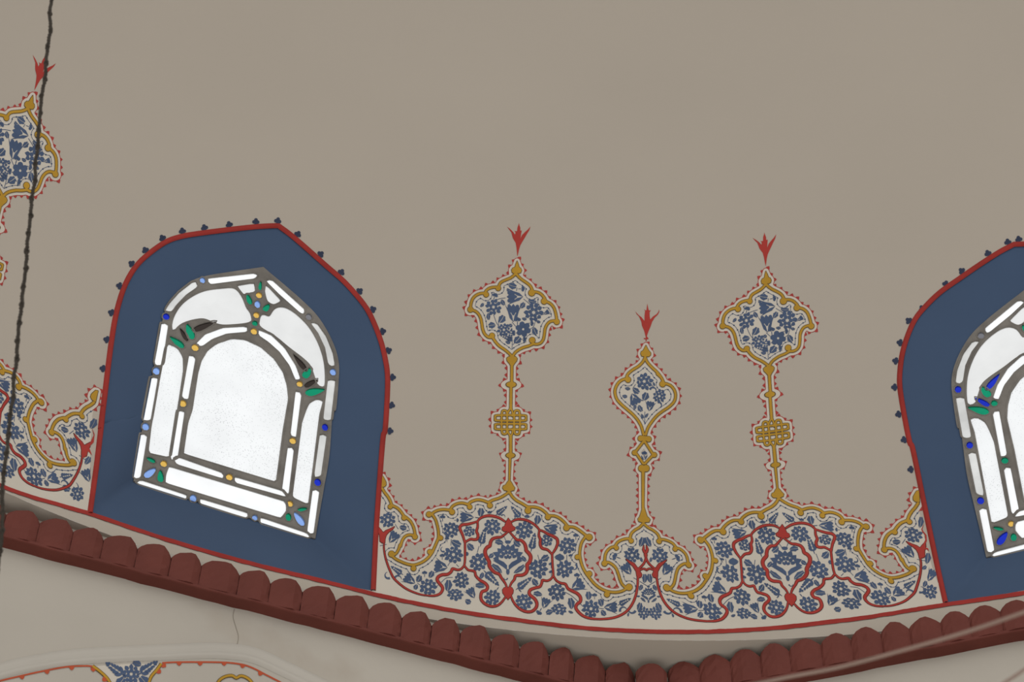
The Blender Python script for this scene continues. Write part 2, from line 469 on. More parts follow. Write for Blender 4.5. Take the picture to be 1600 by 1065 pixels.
def cornice(name, pl, s0, s1, val, zv, zp, zb, label, last=None):
    """band along the wall foot of the dome, with one pointed petal after another"""
    d = (QW - QF) * SC                            # projection from the wall
    ev = lambda c, s: c[0] * s + c[1]
    ss = np.linspace(s0, s1, 60)
    V = []; prof = [(0.0, 0.0, 'b'), (d * 0.70, 0.0004, 'b'), (d * 0.76, 0.2, 'm'), (d * 0.72, 1.0, 'm'), (0.0, 1.3, 'm')]
    rng = random.Random(4)
    for s in ss:
        zbv, zmv = ev(zb, s), ev(zb, s) + 0.0042
        w = rng.uniform(-0.0006, 0.0006)
        for (p, t, k) in prof:
            z = zbv + t if k == 'b' else zbv + (zmv - zbv) * t
            V.append(pl.at([(s, z + w)], p - d)[0])
    m = len(prof)
    Fc = [(i * m + j, (i + 1) * m + j, (i + 1) * m + j + 1, i * m + j + 1) for i in range(59) for j in range(m - 1)]
    band = tag(mesh_obj(name, V, Fc, MT['cornice']), label, kind='structure')
    for a, b in zip(val[:-1], val[1:]):
        c = (a + b) / 2; hw = abs(b - a) / 2
        tooth(band, pl, c, hw * 1.0, ev(zb, c) + 0.0032, ev(zv, c), ev(zp, c), d, rng, pl.n[0] < 0)
    return band
def tooth(parent, pl, c, hw, z0, zv, zp, d, rng, skew=True):
    rows = 7; V = []; zp += rng.uniform(-0.0012, 0.0012)
    xs = [-1.0, -0.84, -0.55, -0.2, 0.15, 0.45, 0.78, 1.0]
    if skew: ds = [0.86, 0.90, 0.94, 0.98, 1.02, 1.05, 0.92, 0.80]; fs = [0.0, 0.34, 0.68, 0.88, 1.0, 0.92, 0.46, 0.0]
    else: ds = [0.82, 0.92, 0.99, 1.04, 1.04, 1.0, 0.92, 0.82]; fs = [0.0, 0.30, 0.72, 0.97, 1.0, 0.80, 0.34, 0.0]
    fs = [f * rng.uniform(0.93, 1.05) for f in fs]
    for j in range(rows):
        t = j / (rows - 1)
        for x, k, f in zip(xs, ds, fs):
            top = zv + (zp - zv) * f
            z = z0 + (top - z0) * t
            dep = d * k * (0.76 + 0.27 * t - 0.05 * max(0, t - 0.8) * 5) * (1 + rng.uniform(-0.035, 0.035))
            V.append(pl.at([(c + hw * x, z)], dep - d)[0])
    w = len(xs)
    Fc = [(j * w + i, j * w + i + 1, (j + 1) * w + i + 1, (j + 1) * w + i) for j in range(rows - 1) for i in range(w - 1)]
    # sloping top running back to the wall, and the underside
    b = len(V); t0 = (rows - 1) * w
    for x in xs: V.append(pl.at([(c + hw * x, zv + (zp - zv) * 0.6)], -d)[0])
    Fc += [(t0 + i, t0 + i + 1, b + i + 1, b + i) for i in range(w - 1)]
    b2 = len(V)
    for x in xs: V.append(pl.at([(c + hw * x * 0.95, z0)], -d)[0])
    Fc += [(i + 1, i, b2 + i, b2 + i + 1) for i in range(w - 1)]
    return mesh_obj('cornice_petal', V, Fc, MT['cornice'], parent)
def extend(v, s0, s1):
    v = sorted(v); g = (v[-1] - v[0]) / (len(v) - 1)
    while v[0] - g > s0: v.insert(0, v[0] - g)
    while v[-1] + g < s1: v.append(v[-1] + g)
    return v
zvL, zpL, zbL = zline(fl, VAL_L), zline(fl, PK_L), zline(wl, BT_L)
zvR, zpR, zbR = zline(fr, VAL_R), zline(fr, PK_R), zline(wr, BT_R)
sl = extend(list(fl.local(VAL_L)[:, 0]) + [float(fl.local([(994.7, 1043)])[0, 0])], sL0 + 0.02, -9)
sr = extend(list(fr.local(VAL_R)[:, 0]), 9, sR1 - 0.02)
trim_1 = cornice('trim_1', fl, sL0, s_at(fl, cf), sl, zvL, zpL, zbL, 'oxide red petal cornice running under the window beside the chain')
trim_2 = cornice('trim_2', fr, s_at(fr, cf), sR1, sr, zvR, zpR, zbR, 'oxide red petal cornice running behind the pale cables')
flat = lambda c, pl_s: (0.0, c[0] * pl_s + c[1])
gap_ = 0.0275
for nm, az_, ref, s_ref, lab in (('trim_5', AZLL, (zvL, zpL, zbL), sL0, 'oxide red petal cornice turning away beyond the hanging chain'), ('trim_6', AZRR, (zvR, zpR, zbR), sR1, 'oxide red petal cornice turning away beyond the cables')):
    cornice(nm, Plane(az_, QF), -SIDE, SIDE, list(np.arange(-SIDE + 0.01, SIDE, gap_)), *[flat(c, s_ref) for c in ref], lab)
# the petal that wraps the corner
pc = Plane(math.atan2(*cf), float(np.hypot(*cf)) - 0.016)
a_ = float(pc.local([(994.7, 1043)])[0, 0]); b_ = float(pc.local([(1041.4, 1049.9)])[0, 0])
ev_ = lambda c, s: c[0] * s + c[1]
zpk, zvl = float(pc.local([(1015, 1035.5)])[0, 1]), float(pc.local([(994.7, 1043), (1041.4, 1049.9)])[:, 1].mean())
tooth(trim_1, pc, (a_ + b_) / 2, (b_ - a_) / 2 * 1.05, zvl - 0.025, zvl, zpk, (QW - QF) * SC, random.Random(9), False)

# red painted line round the foot of the dome
RED = A([(15.6,766.6),(137.5,801),(281,849.4),(375,876),(497,905.6),(585.6,928.6),(674.6,948.1),(794.6,967.1),(918.8,981.9),(1019,987),(1045,987.6),(1179,984.2),(1275,974.3),(1319,969.3),(1355,964.9),(1434,951.4),(1484.6,943.5),(1600,926.5)])
rz = surf(RED)
rz = np.vstack([[-1.1, 0.0], [-0.8, -0.012], rz, [0.6, 0.004], [0.9, 0.0]])
th = np.linspace(-1.1, 0.9, 900); zc_ = np.interp(th, rz[:, 0], rz[:, 1])
zc_ = np.convolve(np.pad(zc_, 12, 'edge'), np.ones(25) / 25, 'valid')
rng = np.random.RandomState(3)
def rough(n, a, k): return a * np.convolve(rng.randn(n + k), np.ones(k) / math.sqrt(k), 'valid')[:n]
lo = zc_ - 0.0033 + rough(900, 0.00022, 4); hi = zc_ + 0.0030 + rough(900, 0.00018, 5)
V = np.vstack([dome(np.stack([th, lo], 1), 0.0022), dome(np.stack([th, hi], 1), 0.0022)])
o = mesh_obj('painted_line', V, [(i, i + 1, 900 + i + 1, 900 + i) for i in range(899)], MT['red_line'])
tag(o, 'thin red painted line round the foot of the dome above the cornice', 'painted line')
def red_z(a): return np.interp(a, th, zc_)

# ------------------------------------------------------------------ windows
QG = 1.042
PW = {1: Plane(-PER / 2, QG), 2: Plane(PER / 2, QG)}
W2_SHIFT = (0.0, 0.0)
def W1(*segs):                                   # traced pieces -> local window coordinates
    return PW[1].local(np.vstack(segs))
def place(k, uv):
    uv = A(uv)
    return uv if k == 1 else uv * np.array([[-1, 1]]) + np.array([W2_SHIFT])
FRAME_L = W1(spline(np.vstack([w4((262, 447), (298, 235), (318, 115)), w3((300, 1045), (330, 890), (360, 735), (385, 600), (400, 515), (420, 468), (470, 402), (530, 352), (600, 328), (720, 308), (862, 287))]), 4))
FRAME_R = W1(spline(np.vstack([w3((862, 287), (900, 320), (960, 370), (1040, 440), (1105, 505), (1150, 570), (1185, 640), (1205, 700), (1212, 760), (1207, 850), (1197, 950)), w4((1182, 130), (1167, 330), (1142, 480), (1121, 600), (1102, 714))]), 4))
PANES = [  # (kind, outline)
    ('border', w3((415, 488), (435, 455), (480, 405), (548, 352), (556, 373), (500, 412), (452, 462), (434, 490))),
    ('border', w3((395, 550), (419, 548), (391, 735), (364, 738))),
    ('border', w3((345, 802), (371, 796), (337, 990), (310, 993))),
    ('border', w4((298, 234), (322, 232), (290, 428), (264, 432))),
    ('border', w4((282, 455), (298, 444), (508, 513), (502, 528))),
    ('border', w4((577, 531), (790, 596), (785, 613), (572, 549))),
    ('border', w4((856, 618), (1062, 688), (1078, 706), (850, 639))),
    ('border', w4((1095, 492), (1118, 488), (1090, 690), (1070, 682))),
    ('border', w4((1128, 236), (1152, 232), (1125, 420), (1102, 426))),
    ('border', w3((1165, 812), (1192, 808), (1171, 990), (1144, 991))),
    ('border', w3((1085, 545), (1108, 546), (1150, 605), (1180, 680), (1190, 738), (1168, 742), (1152, 660), (1120, 592))),
    ('border', w3((880, 352), (900, 345), (1052, 482), (1042, 502), (940, 412))),
    ('border', w3((612, 340), (832, 316), (822, 336), (612, 363))),
    ('plain', w3((745, 374), (818, 362), (822, 398), (795, 402), (774, 412))),
    ('plain', w3((878, 372), (942, 440), (905, 458), (884, 442), (874, 402))),
    ('plain', w3((446, 575), (452, 528), (484, 470), (532, 428), (596, 398), (680, 386), (730, 387), (760, 422), (780, 470), (800, 502), (795, 537), (700, 549), (650, 545), (590, 522), (540, 525), (490, 540), (462, 558))),
    ('plain', w3((862, 508), (895, 514), (922, 480), (960, 474), (1010, 502), (1070, 562), (1115, 642), (1140, 730), (1142, 828), (1118, 828), (1102, 786), (1085, 742), (1050, 706), (985, 656), (920, 603), (856, 563), (850, 540))),
    ('frost', np.vstack([w3((430, 645), (465, 662), (487, 700), (488, 760), (470, 880)), w4((424, 333), (337, 314)), w3((350, 1030), (385, 830), (418, 660))])),
    ('frost', np.vstack([w3((1064, 955), (1080, 918), (1107, 901), (1135, 901)), w4((1119, 130), (1066, 550), (1002, 520), (1046, 180))])),
    ('bright', w4((432, 382), (962, 542), (966, 576), (940, 613), (415, 453), (418, 420))),
    ('bright', w3((557, 640), (600, 597), (680, 568), (785, 562), (785, 583), (690, 591), (622, 616), (572, 652))),
    ('bright', w3((845, 578), (900, 602), (960, 660), (1010, 740), (1032, 802), (1014, 806), (988, 742), (940, 677), (890, 632), (843, 600))),
    ('bright', w3((524, 696), (546, 700), (511, 896), (490, 890))),
    ('bright', np.vstack([w3((470, 956), (495, 950)), w4((463, 334), (437, 346))])),
    ('bright', np.vstack([w3((1016, 862), (1036, 866)), w4((1010, 240), (992, 238))])),
    ('bright', w4((980, 294), (1001, 293), (976, 504), (953, 490))),
    ('bright', w4((457, 347), (472, 338), (676, 411), (672, 431), (460, 365))),
    ('bright', w4((736, 430), (948, 492), (968, 517), (732, 451))),
    ('frost', np.vstack([w4((500, 318), (917, 446), (950, 200)), w3((974, 890), (968, 830), (950, 770), (910, 710), (850, 657), (780, 624), (720, 619), (652, 642), (612, 672), (582, 722), (566, 780), (540, 950)), w4((520, 180))])),
]
def dot(f, x, y, r, ry=None, ang=0, tip=0.0, n=14):
    """round or drop shaped jewel outline in photo pixels"""
    a = np.linspace(0, 2 * math.pi, n, endpoint=False); ry = ry or r
    x_ = r * np.cos(a) * (1 - tip * 0.5 * (1 + np.sin(a))); y_ = -ry * np.sin(a)
    if tip >= 0.6: x_ = x_ * 1.45
    c, s = math.cos(math.radians(ang)), math.sin(math.radians(ang))
    return f(*[(x + c * u - s * v, y + s * u + c * v) for u, v in zip(x_, y_)])
JEWELS = [('yellow', dot(w3, 842, 418, 13)), ('yellow', dot(w3, 830, 510, 13)), ('yellow', dot(w3, 819, 585, 14)), ('yellow', dot(w3, 547, 660, 15)), ('yellow', dot(w3, 490, 918, 15)),
    ('yellow', dot(w3, 1030, 828, 13)), ('yellow', dot(w4, 402, 368, 14)), ('yellow', dot(w4, 705, 430, 14)), ('yellow', dot(w4, 985, 553, 13)), ('yellow', dot(w4, 998, 262, 14)),
    ('green', dot(w3, 848, 374, 9, 20, 8, 0.5)), ('green', dot(w3, 795, 435, 10, 25, -18, 0.6)), ('green', dot(w3, 877, 475, 15, 19, 40, 0.5)), ('green', dot(w3, 823, 548, 12)),
    ('lightblue', dot(w3, 835, 460, 12, 16)),
    ('green', dot(w3, 461, 633, 13, 38, -52, 0.7)), ('brown', dot(w3, 494, 600, 9, 32, -30, 0.6)), ('green', dot(w3, 522, 585, 15, 34, -20, 0.6)), ('brown', dot(w3, 590, 560, 12, 52, 68, 0.7)),
    ('green', dot(w3, 1102, 862, 15, 42, 78, 0.7)), ('brown', dot(w3, 1082, 824, 10, 32, 60, 0.6)), ('green', dot(w3, 1066, 776, 14, 27, 38, 0.6)), ('brown', dot(w3, 1030, 728, 11, 44, -38, 0.7)),
    ('green', dot(w4, 342, 350, 12, 21, -62, 0.5)), ('lightblue', dot(w4, 339, 409, 18, 30, 52, 0.5)), ('green', dot(w4, 387, 425, 12, 26, 0, 0.6)),
    ('green', dot(w4, 1043, 578, 10, 22, 78, 0.5)), ('lightblue', dot(w4, 1027, 622, 18, 34, -35, 0.5)), ('green', dot(w4, 978, 615, 12, 17)),
    ('lightblue', dot(w3, 581, 349, 11, 13)), ('darkblue', dot(w3, 413, 517, 14, 14)), ('lightblue', dot(w3, 368, 768, 15, 16)), ('lightblue', dot(w4, 318, 197, 15, 16)),
    ('lightblue', dot(w4, 538, 528, 14, 16)), ('lightblue', dot(w4, 823, 617, 12, 12)), ('darkblue', dot(w4, 1113, 454, 14, 16)), ('darkblue', dot(w4, 1147, 200, 13, 15)),
    ('lightblue', dot(w3, 1184, 773, 13, 15)), ('greyjewel', dot(w3, 1072, 518, 13, 14))]
W2_RECOLOUR = {9: 'green', 15: 'green', 16: 'darkblue', 17: 'green', 18: 'darkblue', 3: 'green', 4: 'green', 5: 'green', 19: 'green', 20: 'darkblue', 21: 'green', 22: 'darkblue', 37: 'darkblue', 27: 'darkblue', 24: 'darkblue', 34: 'darkblue', 35: 'darkblue', 31: 'darkblue', 32: 'darkblue'}
TREFOILS = {1: np.vstack([w3((120, 757), (145, 625), (163, 500), (198, 375), (256, 275), (316, 210), (396, 155), (488, 127), (590, 108), (705, 95), (827, 78), (927, 80), (1020, 138), (1125, 230), (1220, 315), (1300, 405), (1360, 487), (1402, 587), (1432, 677), (1455, 797), (1450, 925), (1440, 1045))]),
            2: w2c((112, 663), (95, 580), (78, 510), (67, 435), (70, 362), (86, 312), (115, 258), (153, 210), (205, 165), (262, 120), (330, 73), (382, 37))}
TREFOILS[2] = np.vstack([TREFOILS[2], mirror_W2(TREFOILS[2])])
def trefoil_shape(p, d, r=2.9):
    """three lobes and a stalk, pointing along d, in photo pixels"""
    d = d / np.linalg.norm(d); t = np.array([-d[1], d[0]])
    ms = []
    for u, v, q in ((0.0, 2.6, r), (-3.0, -0.6, r * 0.95), (3.0, -0.6, r * 0.95)):
        a = np.linspace(0, 2 * math.pi, 12, endpoint=False)
        ms.append(fan([p + t * (u + q * math.cos(x)) + d * (v + q * math.sin(x)) for x in a]))
    ms.append(fan([p + t * -1.2, p + t * 1.2, p + t * 2.2 - d * 4.6, p - t * 2.2 - d * 4.6]))
    return joined(ms)
def build_window(k, label):
    pl = PW[k]
    fl_, fr_ = place(k, FRAME_L), place(k, FRAME_R)
    op = opening(k); nl = len(W_open[k][0]); l, r = op[:nl], op[nl - 1:]
    # the blue splay between the opening in the dome and the flat glazing
    N = 60; segs = []
    for a, b in ((nresample(l, N), nresample(fl_, N)), (nresample(r, N), nresample(fr_, N)), (nresample(np.array([r[-1], l[0]]), 40), nresample(np.array([fr_[-1], fl_[0]]), 40))):
        if a is None: continue
        segs.append((dome(a, 0.0), pl.at(b, -0.004)))
    a3 = np.vstack([segs[0][0], segs[1][0][1:], segs[2][0][1:-1]]); b3 = np.vstack([segs[0][1], segs[1][1][1:], segs[2][1][1:-1]])
    # foot of the opening follows the dome
    n = len(a3); R_ = 5; V = np.vstack([a3 + (b3 - a3) * (j / (R_ - 1)) for j in range(R_)])
    Fc = [(j * n + i, j * n + (i + 1) % n, (j + 1) * n + (i + 1) % n, (j + 1) * n + i) for j in range(R_ - 1) for i in range(n)]
    root = tag(mesh_obj('window_%d' % k, V, Fc, MT['panel'], None, True), label, kind='structure')
    # red border on the edge of the opening (a low rounded roll)
    e = np.vstack([l, r[1:]]); px = unsurf(e)
    T = np.gradient(px, axis=0); T /= np.linalg.norm(T, axis=1)[:, None]; Nn = np.stack([T[:, 1], -T[:, 0]], 1)
    cen = px.mean(0); sgn = np.sign(((px - cen) * Nn).sum(1)); Nn *= sgn[:, None]
    w = 4.2; rows = []
    for u, h in ((1.0, 0.0006), (0.6, 0.004), (0.0, 0.006), (-0.6, 0.0055), (-1.0, 0.002)):
        rows.append(dome(surf(px + Nn * w * u), h))
    m = len(px); V = np.vstack(rows)
    Fc = [(j * m + i, j * m + i + 1, (j + 1) * m + i + 1, (j + 1) * m + i) for j in range(4) for i in range(m - 1)]
    tag(mesh_obj('red_border', V, Fc, MT['red_line'], root, True), 'red painted edge round the blue window recess')
    # trefoils outside the border
    for p in TREFOILS[k]:
        i = int(np.argmin(((px - p) ** 2).sum(1))); d = p - px[i]; d = -d if d @ (px[i] - cen) < 0 else d; dl = float(np.linalg.norm(d)) + 1e-6; p = px[i] + d / dl * max(dl, 7.8)
        on_dome('trefoil', trefoil_shape(p, d), 0.0015, MT['trefoil'], root)
    # stucco tracery with real openings
    frame = np.vstack([fl_, fr_[1:]])
    panes = [(kd, place(k, PW[1].local(spline(P, 3, True) if kd == 'plain' and len(P) > 9 else resample(P, 5, True)))) for kd, P in PANES]
    def grow(q, e):
        P = A(q); T = np.roll(P, -1, 0) - np.roll(P, 1, 0); T /= np.maximum(1e-9, np.linalg.norm(T, axis=1))[:, None]; N_ = np.stack([T[:, 1], -T[:, 0]], 1)
        if inpoly(P + N_ * 1e-4, P).mean() > 0.5: N_ = -N_
        return P + N_ * e
    panes = [(kd, grow(q, 0.0012 if kd == 'border' else 0.0011)) for kd, q in panes]
    jew = [(W2_RECOLOUR.get(i, c) if k == 2 else c, place(k, PW[1].local(P.mean(0) + (P - P.mean(0)) * 1.16))) for i, (c, P) in enumerate(JEWELS)]
    holes = [p for _, p in panes] + [p for _, p in jew]
    def ins(p):
        q = inpoly(p, frame)
        for h in holes: q &= ~inpoly(p, h)
        return q
    V, Fc = cdt([frame] + holes, ins)
    nv = len(V); fro, bak = pl.at(V, 0.001), pl.at(V, -0.006)
    ec = {}
    for f in Fc:
        for a, b in ((f[0], f[1]), (f[1], f[2]), (f[2], f[0])):
            key = (min(a, b), max(a, b)); ec[key] = ec.get(key, 0) + 1
    side = [(a, b, nv + b, nv + a) for (a, b), c in ec.items() if c == 1]
    tr = mesh_obj('tracery', np.vstack([fro, bak]), [tuple(f) for f in Fc] + [tuple(nv + i for i in f) for f in Fc] + side, MT['tracery'], root)
    tag(tr, 'grey stucco tracery holding the glass')
    # raised rims round panes and jewels
    V, Fc = [], []; b = 0
    for p, w_, h_ in [(q, 0.0020, 0.0025) for _, q in panes] + [(q, 0.0014, 0.003) for _, q in jew]:
        c = p.mean(0); P = resample(p, 0.003, True); T = np.roll(P, -1, 0) - np.roll(P, 1, 0); T /= np.maximum(1e-9, np.linalg.norm(T, axis=1))[:, None]
        Nn = np.stack([T[:, 1], -T[:, 0]], 1)
        if (inpoly(P + Nn * 1e-4, P)).mean() > 0.5: Nn = -Nn
        m = len(P)
        V += [pl.at(P, 0.0008), pl.at(P + Nn * w_ * 0.5, 0.001 + h_), pl.at(P + Nn * w_, 0.0008)]
        Fc += [(b + j * m + i, b + j * m + (i + 1) % m, b + (j + 1) * m + (i + 1) % m, b + (j + 1) * m + i) for j in range(2) for i in range(m)]
        b += 3 * m
    mesh_obj('rims', np.vstack(V), Fc, MT['tracery'], tr, True)
    gm = {'border': 'pane_plain', 'plain': 'pane_dim', 'frost': 'pane', 'bright': 'pane_plain'}  # dim spandrels against whiter lower panes: glare gradient put into the glass colour
    for i, (kd, p) in enumerate(panes):
        V, Fc = polymesh(p); mat = gm[kd]
        if kd == 'border' and i in (0, 9, 8, 10): mat = 'pane_grey'
        mesh_obj('pane', pl.at(V, -0.0035), Fc, MT[mat], root)
    for c, p in jew:
        n = len(p); ce = p.mean(0); V = np.vstack([pl.at(p, -0.001), pl.at(ce + (p - ce) * 0.6, 0.002), pl.at(ce[None], 0.003)])
        Fc = [(i, (i + 1) % n, n + (i + 1) % n, n + i) for i in range(n)] + [(n + i, n + (i + 1) % n, 2 * n) for i in range(n)]
        nm = {'yellow': 'amber glass jewel', 'green': 'green glass jewel', 'lightblue': 'light blue glass jewel', 'darkblue': 'deep blue glass jewel', 'brown': 'dark brown glass leaf', 'greyjewel': 'grey glass jewel'}[c]
        tag(mesh_obj('glass_jewel', V, Fc, MT[c], root, True), nm)
    return root
build_window(1, 'arched stained glass window in blue recess beside the hanging chain')
build_window(2, 'arched stained glass window in blue recess above the pale cables')

CLIP += [np.vstack(W_open[1]), np.vstack(W_open[2])]
# ------------------------------------------------------------------ painted ornament: flowers and leaves as flat petals (photo pixels)
RNG = random.Random(11)
def petal(cx, cy, ang, r0, r1, w, pointed=True):
    """one petal from radius r0 to r1 along ang"""
    d = np.array([math.cos(ang), math.sin(ang)]); t = np.array([-d[1], d[0]]); c = np.array([cx, cy]); L = r1 - r0
    sh = [(0.0, 0.25), (0.25, 0.8), (0.5, 1.0), (0.75, 0.75), (1.0, 0.0)] if pointed else [(0.0, 0.4), (0.25, 0.85), (0.6, 1.0), (0.88, 0.75), (1.0, 0.25)]
    P = [c + d * (r0 + L * u) + t * w * v for u, v in sh] + [c + d * (r0 + L * u) - t * w * v for u, v in sh[::-1] if v > 0.001]
    return fan(P)
def wedge(cx, cy, ang, r0, r1, w0, w1, tip=0.6):
    """petal that fills its sector, leaving a hair of ground between neighbours"""
    d = np.array([math.cos(ang), math.sin(ang)]); t = np.array([-d[1], d[0]]); c = np.array([cx, cy]); L = r1 - r0
    sh = [(0.0, w0), (0.45, w1), (tip + 0.12, w1 * 0.72), (1.0, 0.0)]
    return fan([c + d * (r0 + L * u) + t * v for u, v in sh] + [c + d * (r0 + L * u) - t * v for u, v in sh[::-1] if v > 0])
def rosette(x, y, r, rot=None, n=10, sq=1.0):
    a0 = RNG.uniform(0, 6.28) if rot is None else rot; ms = []; g = 0.26; r *= 1.05
    for k in range(n):
        q = r * RNG.uniform(0.88, 1.1); da = 2 * math.pi / n
        ms.append(wedge(x, y, a0 + da * k + RNG.uniform(-.07, .07), r * 0.55, q, r * 0.55 * da / 2 - g * .8, r * 0.74 * da / 2 - g * .7, RNG.uniform(.45, .68)))
    m = 6; da = 2 * math.pi / m
    for k in range(m): ms.append(wedge(x, y, a0 + 0.3 + da * k, r * 0.16, r * 0.57, r * .16 * da / 2 - g * .5, r * 0.40 * da / 2 - g * .7, 0.75))
    V, f = joined(ms)
    if sq != 1: V = V * np.array([[1, sq]]) + np.array([[0, y * (1 - sq)]])
    return V, f
def star(x, y, r, n=6):
    return joined([petal(x, y, 2 * math.pi * k / n + .3, r * 0.14, r, r * 0.36, False) for k in range(n)])
def tulip(x, y, L, ang, w=0.5):
    """cup flower; ang = where it opens"""
    a = math.radians(ang); d = np.array([math.cos(a), math.sin(a)]); b = np.array([x, y]) - d * L * 0.5; t = np.array([-d[1], d[0]]); ms = []
    for s in (-1, 1):
        P = [b, b + d * L * .22 + t * s * L * w * .42, b + d * L * .55 + t * s * L * w * .62, b + d * L * .95 + t * s * L * w * .98, b + d * L * .62 + t * s * L * w * .50, b + d * L * .34 + t * s * L * w * .14]
        ms.append(fan(P))
    ms.append(petal(*(b + d * L * .36), a, 0, L * .60, L * w * .33))
    for s in (-1, 1): ms.append(petal(*(b + d * L * .50 + t * s * L * w * .34), a + s * .16, 0, L * .42, L * w * .25, False))
    return joined(ms)
def leaf(x, y, L, ang, w=0.30, bend=0.12, vein=True):
    L *= 1.08
    a = math.radians(ang); d = np.array([math.cos(a), math.sin(a)]); t = np.array([-d[1], d[0]]); c = np.array([x, y]); ms = []
    us = np.linspace(-0.5, 0.5, 7); prof = [0.05, .62, .95, 1.0, .82, .45, 0.0]
    mid = [c + d * L * u + t * L * bend * (0.25 - u * u) * 2 for u in us]; g = 0.07 * L * w if vein else 0
    for s in (-1, 1):
        jag = [1, 1.0, 0.86, 1.06, 0.84, 1.05, 1]
        P = [m + t * s * g for m in mid] + [m + t * s * (L * w * p * j + g) for m, p, j in zip(mid[::-1], prof[::-1], jag[::-1])][1:-1]
        V = np.array(P); n = len(mid)
        f = [(i, i + 1, len(P) - i - 1) if i == 0 else (i, i + 1, len(P) - i - 1, len(P) - i) for i in range(n - 1) if len(P) - i - 1 > i + 1]
        ms.append((V, f))
    return joined(ms)
def serrated(x, y, L, ang, w=0.26):
    """long toothed leaf with pale heart"""
    a = math.radians(ang); d = np.array([math.cos(a), math.sin(a)]); t = np.array([-d[1], d[0]]); c = np.array([x, y]) - d * L / 2; ms = []
    for k in range(5):
        u = 0.08 + 0.17 * k; q = (1.0 - 0.13 * k)
        for s in (-1, 1): ms.append(petal(*(c + d * L * u + t * s * L * .035), a + s * (0.62 - 0.05 * k), 0, L * w * 1.15 * q, L * .075 * q + .3))
    ms.append(petal(*(c + d * L * .80), a, 0, L * .22, L * .06)); ms.append(petal(*c, a, -L * .12, L * .2, L * .03))
    return joined(ms)
def bud(x, y, r, ang=-90):
    a = math.radians(ang)
    return joined([petal(x, y, a + s * .95, 0.1 * r, r, r * .42, False) for s in (-1, 0.0, 1)] + [petal(x, y, a + math.pi, 0.0, r * 1.3, r * .12)])
def curl(x, y, r, ang):
    a = math.radians(ang); P = [(x + r * math.cos(a + u), y + r * math.sin(a + u)) for u in np.linspace(0, 3.4, 10)]
    V, f = ribbon(P, r * 0.75, True); return V, f
def lotus(x, y, r, ang=-90):
    a = math.radians(ang); d = np.array([math.cos(a), math.sin(a)]); t = np.array([-d[1], d[0]]); c = np.array([x, y]) - d * r * .15; ms = []; g = .26
    for k, u in enumerate(np.linspace(-1.55, 1.55, 9)): ms.append(wedge(*c, a + u, r * .60, r * (1.08 if k % 2 else .98), r * .60 * .194 - g * .6, r * .86 * .194 - g * .4, .5))
    for u in np.linspace(-1.2, 1.2, 6): ms.append(wedge(*c, a + u, r * .32, r * .60, r * .32 * .24 - g, r * .5 * .24 - g, .8))
    for u in (-.9, 0, .9): ms.append(wedge(*c, a + u, r * .06, r * .30, r * .05, r * .22 * .45 - g, .8))
    ms.append(petal(*(c + d * r * 1.0), a, 0, r * .22, r * .2, False))
    for s in (-1, 1):
        P0 = c - d * r * .72
        ms.append(fan([P0 + t * s * r * .06, P0 + d * r * .22 + t * s * r * .34, P0 + d * r * .46 + t * s * r * .72, P0 + d * r * .62 + t * s * r * .98, P0 + d * r * .70 + t * s * r * .62, P0 + d * r * .52 + t * s * r * .26, P0 + d * r * .30 + t * s * r * .05]))
        ms.append(leaf(*(P0 + d * r * .12 + t * s * r * .78), r * .95, math.degrees(math.atan2(*(d * .62 + t * s * .78)[::-1])), .15, 0.1))
    ms.append(petal(*(c - d * r * .72), a, -r * .30, r * .06, r * .12, False))
    return joined(ms)
def thin(pts, w=0.9): return ribbon(spline(pts, 1.5), w)

def fringe(runs, off=0.0, line=0.95, gap=10.4, size=3.3, side=None):
    """thin line with small triangular leaves along its outer side; side(p) tells how far a point is from the gold"""
    ms = []
    for P in runs:
        P = resample(P, 1.2)
        if len(P) < 4: continue
        ms.append(ribbon(P, line))
        d = np.r_[0, np.cumsum(np.linalg.norm(np.diff(P, axis=0), axis=1))]
        T = np.gradient(P, axis=0); T /= np.maximum(1e-9, np.linalg.norm(T, axis=1))[:, None]
        k = max(1, int(d[-1] / gap))
        for u in (np.arange(k) + 0.5) * d[-1] / k:
            i = int(np.searchsorted(d, u)); i = min(i, len(P) - 1); p, t = P[i], T[i]; n = np.array([-t[1], t[0]])
            if side(np.array([p + n * 1.5]))[0] < side(np.array([p - n * 1.5]))[0]: n = -n
            q = size * RNG.uniform(.85, 1.15)
            ms.append(fan([p - t * q * .85 - n * .3, p - t * q * .75 + n * q * .5, p - t * q * .1 + n * q * 1.25, p + t * q * .75 + n * q * .5, p + t * q * .85 - n * .3]))
    return joined(ms)
def beads(runs, line=0.8, gap=9.0, r=1.25):
    ms = []
    for P in runs:
        P = resample(P, 1.2)
        if len(P) < 4: continue
        ms.append(ribbon(P, line)); d = len(P) * 1.2; k = max(1, int(d / gap))
        for u in (np.arange(k) + .5) / k:
            c = P[int(u * (len(P) - 1))]; ms.append(fan([c + r * np.array([math.cos(a), math.sin(a)]) for a in np.linspace(0, 6.283, 8)[:-1]]))
    return joined(ms)
def layer(s, lev, grid=None):
    L = s.loops(lev); return cdt(L, lambda p: s.sample(p) < lev, grid)
GW = 3.5          # width of the ochre bands

